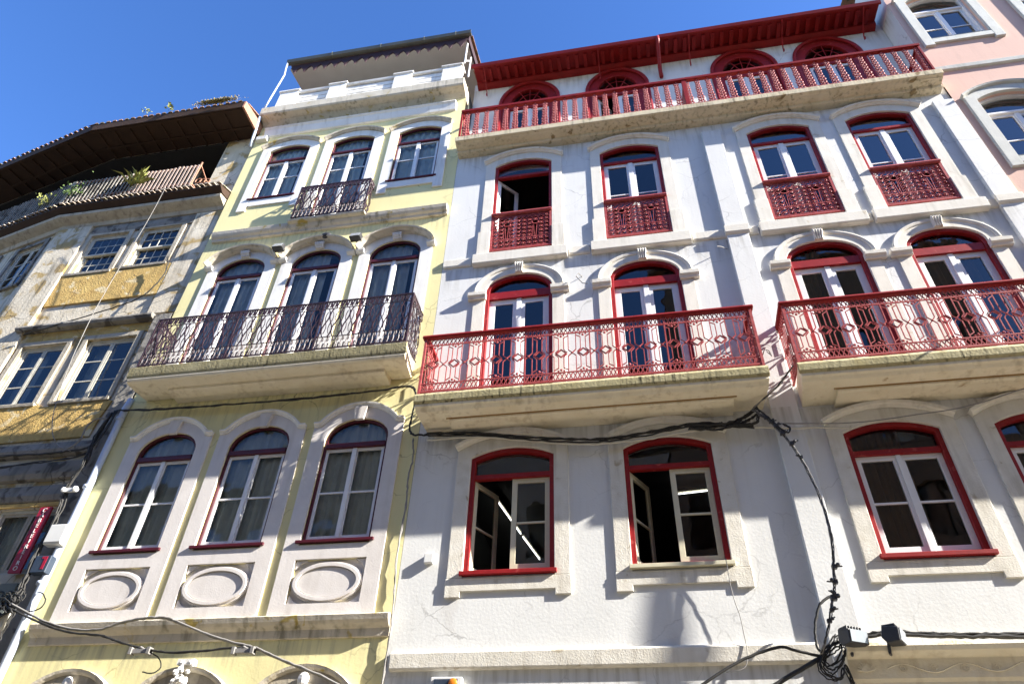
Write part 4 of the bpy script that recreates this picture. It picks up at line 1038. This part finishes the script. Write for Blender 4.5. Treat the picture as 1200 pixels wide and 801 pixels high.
bundle('thick black cable with insulators drooping down the pilaster', [(2.62, -.62, 8.78), (2.35, -.45, 8.52), (1.95, -.30, 8.25), (1.94, -.35, 8.15), (2.05, -.35, 8.02), (2.13, -.35, 7.92), (2.29, -.35, 7.63), (2.39, -.37, 7.34), (2.47, -.40, 6.97), (2.52, -.43, 6.55), (2.53, -.45, 6.1), (2.49, -.45, 5.75), (2.44, -.45, 5.5), (2.40, -.45, 5.3), (2.35, -.45, 5.16), (2.28, -.45, 4.98), (2.20, -.43, 4.78), (2.11, -.38, 4.58), (2.05, -.32, 4.48)], 3, .0105, .011, M['cable'], 15,
       clamps=[(2.07, -.36, 8.0), (2.13, -.36, 7.92), (2.19, -.36, 7.84), (2.26, -.36, 7.70), (2.35, -.37, 7.50), (2.42, -.4, 7.24), (2.45, -.46, 5.53), (2.41, -.46, 5.33), (2.36, -.46, 5.18), (2.34, -.46, 5.12), (2.28, -.46, 4.97), (2.22, -.45, 4.84)], amp=.007)
bundle('small black cable loops hanging at the bend of the drooping cable', [(1.98, -.33, 8.22), (2.10, -.36, 8.02), (2.24, -.38, 7.78), (2.34, -.38, 7.70), (2.38, -.36, 7.80), (2.30, -.35, 7.88)], 2, .011, .02, M['cable'], 41, amp=.006)
bundle('black cable tails fanning out under the balcony corner', [(1.95, -.28, 8.26), (1.80, -.26, 8.16), (1.62, -.24, 8.03), (1.75, -.25, 7.98), (1.95, -.27, 8.02), (1.98, -.29, 8.18)], 3, .015, .03, M['cable'], 42, amp=.012)
bundle('black cable loop beside the insulators on the pilaster', [(2.40, -.25, 5.24), (2.22, -.28, 5.14), (2.10, -.28, 4.92), (2.04, -.28, 4.68), (2.06, -.28, 4.52), (2.14, -.27, 4.46)], 1, .02, 0, M['cable'], 16, 'cable', amp=.006)
bundle('tangled black knot of cable ends by the floodlight', [(2.05, -.27, 4.48), (2.2, -.30, 4.55), (2.35, -.27, 4.62), (2.28, -.30, 4.44), (2.12, -.3, 4.30), (2.04, -.28, 4.40), (2.15, -.3, 4.54), (2.3, -.26, 4.70)], 4, .013, .05, M['cable'], 17, amp=.012)
bundle('grey cable ends curling under the tangled knot', [(2.1, -.3, 4.5), (2.0, -.32, 4.36), (2.08, -.33, 4.22), (2.22, -.32, 4.20), (2.3, -.3, 4.34), (2.36, -.28, 4.12), (2.5, -.3, 3.9)], 3, .011, .035, M['cable'], 18, amp=.008)
bundle('slack black cable arching over the base band', [(.4, -.45, 4.02), (.75, -.42, 4.24), (1.05, -.38, 4.40), (1.35, -.35, 4.52), (1.60, -.32, 4.58), (1.8, -.3, 4.53), (2.08, -.28, 4.47)], 1, .020, 0, M['cable'], 19, 'cable', amp=.004)
bundle('straight black cable dropping below the base band', [(.9, -.42, 3.85), (1.45, -.36, 4.14), (1.9, -.30, 4.38), (2.08, -.28, 4.46)], 1, .026, 0, M['cable'], 20, 'cable', amp=.004)
bundle('thick cable bundle running along the top of the carved lintel', [(2.5, -.20, 4.70), (2.8, -.20, 4.76), (3.1, -.2, 4.765), (3.5, -.2, 4.73), (4.0, -.2, 4.71), (4.6, -.2, 4.70), (5.4, -.2, 4.71), (6.6, -.2, 4.72), (7.7, -.2, 4.75)], 5, .020, .03, M['cable'], 21)
bundle('thin wire slanting across the closed red window heads', [(2.25, -.30, 7.92), (3.3, -.30, 7.84), (4.2, -.30, 7.90), (5.0, -.3, 7.99), (5.9, -.3, 8.24), (7.0, -.3, 8.5)], 1, .008, 0, M['cablegrey'], 22, 'wire', amp=.002)
bundle('thin grey wire hanging from the second open window sill', [(1.13, -.13, 5.85), (1.14, -.10, 5.4), (1.20, -.09, 4.95), (1.17, -.10, 4.45), (.9, -.12, 4.35)], 1, .008, 0, M['cablegrey'], 23, 'wire', amp=.003)
bundle('dark cable running down the seam of yellow and white houses', [(-3.80, -.05, 8.3), (-3.76, -.05, 7.9), (-3.79, -.05, 7.5), (-3.76, -.05, 7.0), (-3.79, -.05, 6.2), (-3.75, -.05, 5.6), (-3.72, -.05, 5.0), (-3.72, -.06, 4.2), (-3.70, -.06, 3.6)], 2, .013, .014, M['cablegrey'], 24, amp=.010)
bundle('twin grey cables sweeping down past the yellow ledge', [(-10.0, -.40, 5.46), (-9.5, -.40, 5.26), (-9.1, -.40, 5.12), (-8.6, -.40, 5.02), (-8.2, -.40, 5.02), (-7.95, -.40, 5.09), (-7.6, -.40, 5.155), (-7.2, -.40, 5.16), (-6.9, -.40, 5.08), (-6.4, -.40, 4.90), (-5.9, -.40, 4.76), (-5.55, -.40, 4.68), (-5.1, -.40, 4.51), (-4.5, -.40, 4.30), (-3.8, -.40, 4.0)], 2, .020, .022, M['cablegrey'], 25, amp=.006)
bundle('dark cable sagging in front of the yellow ledge with a splice', [(-10.0, -.42, 5.42), (-9.3, -.42, 5.17), (-8.7, -.42, 5.01), (-8.15, -.42, 4.95), (-7.8, -.42, 4.85), (-7.3, -.42, 4.73), (-6.9, -.42, 4.68), (-6.4, -.42, 4.685), (-5.9, -.42, 4.72), (-5.6, -.40, 4.71)], 2, .015, .014, M['cable'], 26, amp=.006)
for x, z, lab in ((-7.36, 4.69, 'grey splice clamp hanging on the cable left of the white keystone'), (-5.72, 4.66, 'grey splice clamp where the sweeping cables cross')):
    m_ = MB(); m_.box(x-.17, x+.17, -.46, -.40, z-.035, z+.03); m_.box(x-.17, x-.12, -.48, -.38, z-.05, z+.05); m_.box(x+.12, x+.17, -.48, -.38, z-.05, z+.05); m_.tube([(x-.1, -.43, z), (x, -.45, z+.05), (x+.1, -.43, z)], .02)
    single('cable_clamp', m_, M['cablegrey'], lab.replace('left of', 'near'), 'cable clamp', 'splice clamps on the yellow house cables', bevel=.004)
bundle('short dark cable loop hanging below the splice clamp', [(-7.2, -.42, 4.67), (-7.05, -.40, 4.60), (-6.98, -.38, 4.48), (-7.08, -.38, 4.40), (-7.25, -.38, 4.42)], 1, .012, 0, M['cable'], 27, 'cable', amp=.004)
bundle('tangle of cut cables hanging beside the blue drainpipe', [(-10.25, -.25, 5.55), (-10.1, -.35, 5.65), (-9.95, -.35, 5.5), (-10.1, -.38, 5.38), (-10.3, -.3, 5.48), (-10.15, -.36, 5.58), (-9.9, -.4, 5.42)], 6, .014, .10, M['cable'], 28, amp=.02)
bundle('pale grey cables dropping along the foot of the drainpipe', [(-9.98, -.36, 5.45), (-10.02, -.34, 5.2), (-10.05, -.32, 4.95), (-10.12, -.30, 4.65), (-10.16, -.28, 4.3), (-10.16, -.28, 3.8)], 5, .018, .06, M['cablepale'], 29, amp=.014)
bundle('dark cables dropping along the foot of the drainpipe', [(-10.02, -.30, 5.4), (-10.08, -.28, 5.1), (-10.12, -.26, 4.8), (-10.18, -.24, 4.4), (-10.2, -.24, 3.8)], 4, .018, .05, M['cable'], 30, amp=.014)
bundle('thin cable loop on the yellow wall beside the drainpipe', [(-9.85, -.16, 5.75), (-9.72, -.2, 5.72), (-9.6, -.2, 5.60), (-9.62, -.2, 5.48), (-9.78, -.22, 5.42), (-9.95, -.28, 5.44)], 1, .011, 0, M['cable'], 31, 'cable', amp=.004)
bundle('black cables tied along the dark mouldings of the old house', [(-13.5, -.16, 8.50), (-12.4, -.16, 8.52), (-11.4, -.16, 8.50), (-10.7, -.16, 8.51), (-10.2, -.16, 8.60), (-10.05, -.16, 9.0), (-10.03, -.16, 9.4)], 2, .016, .02, M['cable'], 32, amp=.012)
bundle('lower black cable drooping along the old house mouldings', [(-13.5, -.14, 8.18), (-12.3, -.14, 8.26), (-11.2, -.14, 8.33), (-10.5, -.14, 8.38), (-10.2, -.14, 8.5)], 2, .014, .015, M['cable'], 33, amp=.012)
bundle('dark cables running down the corner of the old house', [(-10.12, -.16, 9.35), (-10.22, -.16, 8.8), (-10.2, -.16, 8.2), (-10.3, -.16, 7.7), (-10.22, -.16, 7.2), (-10.22, -.2, 6.5), (-10.15, -.24, 5.9), (-10.1, -.28, 5.5)], 5, .016, .06, M['cable'], 34, amp=.016)
bundle('pale curved cable looping over the old house corner', [(-10.12, -.18, 9.2), (-10.35, -.2, 9.2), (-10.5, -.2, 9.05), (-10.52, -.18, 8.75), (-10.7, -.18, 8.55), (-10.85, -.16, 8.5)], 1, .016, 0, M['cablegrey'], 35, 'cable', amp=.005)
bundle('thin wire hanging down from the tiled canopy of the old house', [(-11.45, -.55, 16.38), (-11.6, -.4, 15.3), (-11.75, -.3, 13.8), (-11.75, -.3, 12.2), (-11.6, -.3, 10.6), (-11.35, -.25, 9.3), (-11.0, -.2, 8.7), (-10.6, -.18, 8.5)], 1, .007, 0, M['cablegrey'], 36, 'wire', amp=.003)
bundle('black cable crossing the cracked corner plaster of the old house', [(-13.6, -.1, 11.9), (-12.6, -.08, 12.2), (-11.6, -.06, 12.5), (-11.0, -.07, 12.75), (-10.7, -.08, 13.2), (-10.65, -.08, 13.7), (-10.8, -.08, 14.1)], 1, .014, 0, M['cable'], 37, 'cable', amp=.016)
single('insulator', MB().box(-10.30, -10.05, -.20, -.16, 7.60, 7.68).ball((-10.30, -.2, 7.64), .05).ball((-10.06, -.2, 7.64), .06), M['plastic'], 'white insulator bracket on the old house corner cables', 'insulator')

# ------------------------------------------------------------ lamps in the room behind the open windows
def tube_lamp(p, q, label):
    t = thing('ceiling_lamp', label, 'lamp', p, 'fluorescent ceiling lamps in the open room')
    MB().tube([p, q], .012, 8).build('tube', M['tube'], t)
    MB().tube([(p[0], p[1], p[2]+.05), (q[0], q[1], q[2]+.05)], .03, 4).build('fitting', M['cream'], t)
tube_lamp((-2.80, 2.35, 8.35), (-2.57, 3.95, 8.35), 'fluorescent tube glowing near the window in the first open room')
tube_lamp((-2.55, 4.10, 8.35), (-2.36, 5.29, 8.35), 'fluorescent tube glowing deeper inside the first open room')
tube_lamp((.76, 2.58, 8.35), (1.40, 2.50, 8.35), 'fluorescent tube glowing behind the second open window')

sl_ = thing('shadow_pole', 'unseen black pole on a bracket, added to cast a shadow streak on the white house', 'shadow caster', (8.1, -.03, 8.6))  # out-of-view pole and bracket, added to throw the streak on the white wall
MB().tube([(8.1, -.03, 10.75), (8.1, -.7, 10.95), (8.1, -1.65, 10.9)], .022, 6).build('bracket', M['black'], sl_)
MB().tube([(8.18, -1.65, 11.2), (8.16, -1.65, 10.6), (8.05, -1.65, 9.6), (7.9, -1.65, 8.4), (7.88, -1.65, 8.2)], [.03, .05, .075, .085, .03], 10).build('casting_pole', M['black'], sl_)

# ------------------------------------------------------------ plants
def leaves_obj(name, parent, c, rad, n, m, seed, size=.09, up=.4):
    rnd = random.Random(seed); mb = MB()
    for i in range(n):
        p = Vector((rnd.gauss(0, .45)*rad[0], rnd.gauss(0, .45)*rad[1], abs(rnd.gauss(0, .5))*rad[2]))+Vector(c)
        d = Vector((rnd.uniform(-1, 1), rnd.uniform(-1, 1), rnd.uniform(-.3, 1)+up)).normalized()*size*rnd.uniform(.6, 1.3)
        s = d.cross(Vector((rnd.uniform(-1, 1), rnd.uniform(-1, 1), rnd.uniform(-1, 1)))).normalized()*size*.28
        mb.quad(p, p+d*.5+s, p+d, p+d*.5-s)
    return mb.build(name, m, parent)
def pot(parent, x, y, z, r):
    mb = MB(); mb.tube([(x, y, z), (x, y, z+r*1.5), (x, y, z+r*1.6)], [r*.7, r, r*1.1], 12); mb.build('pot', M['pot'], parent, smooth=False)
ag = thing('plant', 'large spiky yellow green plant on the old house loggia fence', 'plant', (-12.65, -.62, 16.66), 'plants on the loggia of the old house')
mb = MB(); rnd = random.Random(5)
for i in range(46):
    a = rnd.uniform(0, 6.28); el = rnd.uniform(.15, 1.3); L = rnd.uniform(.35, .75); d = Vector((math.cos(a)*math.cos(el), math.sin(a)*math.cos(el)*.6-.15, math.sin(el)))
    s = d.cross(Vector((0, 0, 1))).normalized()*.035; p = Vector((-12.65+rnd.uniform(-.15, .15), -.46, 16.92))
    m1 = p+d*L*.55+Vector((0, 0, .03)); e = p+d*L-Vector((0, 0, L*.25*math.cos(el)))
    mb.quad(p-s*.6, p+s*.6, m1+s, m1-s); mb.add([m1-s, m1+s, e], [(0, 1, 2)])
mb.build('leaves', M['leafy'], ag)
p2 = thing('plant', 'dark green leafy plant in the shaded part of the loggia', 'plant', (-14.55, -.40, 16.6), 'plants on the loggia of the old house')
leaves_obj('leaves', p2, (-14.55, -.36, 16.85), (.42, .22, .42), 240, M['leaf'], 3)
p3 = thing('plant', 'small bright green plant behind the far loggia slats', 'plant', (-15.5, -.2, 16.6), 'plants on the loggia of the old house')
leaves_obj('leaves', p3, (-15.5, -.30, 16.80), (.25, .2, .3), 90, M['leafy'], 4)
def tuft(c, r, n, label, seed, m='moss', size=.1):
    t = thing('roof_weeds', label, 'weeds', c, 'weeds growing on the old eaves')
    leaves_obj('leaves', t, c, r, n, M[m], seed, size)
tuft((-10.75, -1.09, 19.47), (.60, .07, .05), 1900, 'thick dry moss clump on the eaves corner of the old house', 11, 'moss', .05)
tuft((-12.25, -1.1, 19.5), (.08, .1, .26), 24, 'upright weed sprouting from the eaves beside the moss clump', 12, 'leafy', .12)
tuft((-12.95, -1.1, 19.5), (.16, .1, .08), 26, 'low yellow green weeds on the eaves midway along', 13, 'leafy', .07)

# ------------------------------------------------------------ houses across the street (seen in the window glass)
def opposite(x0, x1, h, m, label):
    t = thing('opposite_house', label, 'house', ((x0+x1)/2, -12.6, 0), 'houses across the street')
    holes = []; ws = MB(); n = int((x1-x0)/2.6)
    fl = int(h/3.6)
    for j in range(fl):
        for i in range(n):
            c = x0+(x1-x0)*(i+.5)/n; z = 1.0+3.6*j
            holes.append([(c-.55, z), (c+.55, z), (c+.55, z+1.9), (c-.55, z+1.9)]); ws.quad((c-.55, -12.75, z), (c+.55, -12.75, z), (c+.55, -12.75, z+1.9), (c-.55, -12.75, z+1.9))
    wl = wall_sheet(x0, x1, 0, h, -12.6, holes, -.15)
    wl.box(x0, x1, -21, -20.7, 0, h); wl.box(x0, x0+.2, -20.7, -12.9, 0, h); wl.box(x1-.2, x1, -20.7, -12.9, 0, h)
    wl.build('wall', m, t); ws.build('window', M['oldglass'], t)
    MB().prismx([(-12.2, h), (-12.2, h+.15), (-16.8, h+2.0), (-21.4, h+.15), (-21.4, h), (-16.8, h+1.8)], x0, x1).build('roof', M['tile'], t)
opposite(-34, -16, 15, M['oppo2'], 'faded cream house reflected across the street from the old house')
opposite(-15.9, 1.2, 16.5, M['oppo2'], 'lower pale cream house across the street from the yellow house')
opposite(1.3, 14, 24.5, M['oppo'], 'tall sandy house across the street from the white house')
opposite(14.1, 30, 19, M['oppo2'], 'cream house across the street from the pink house')
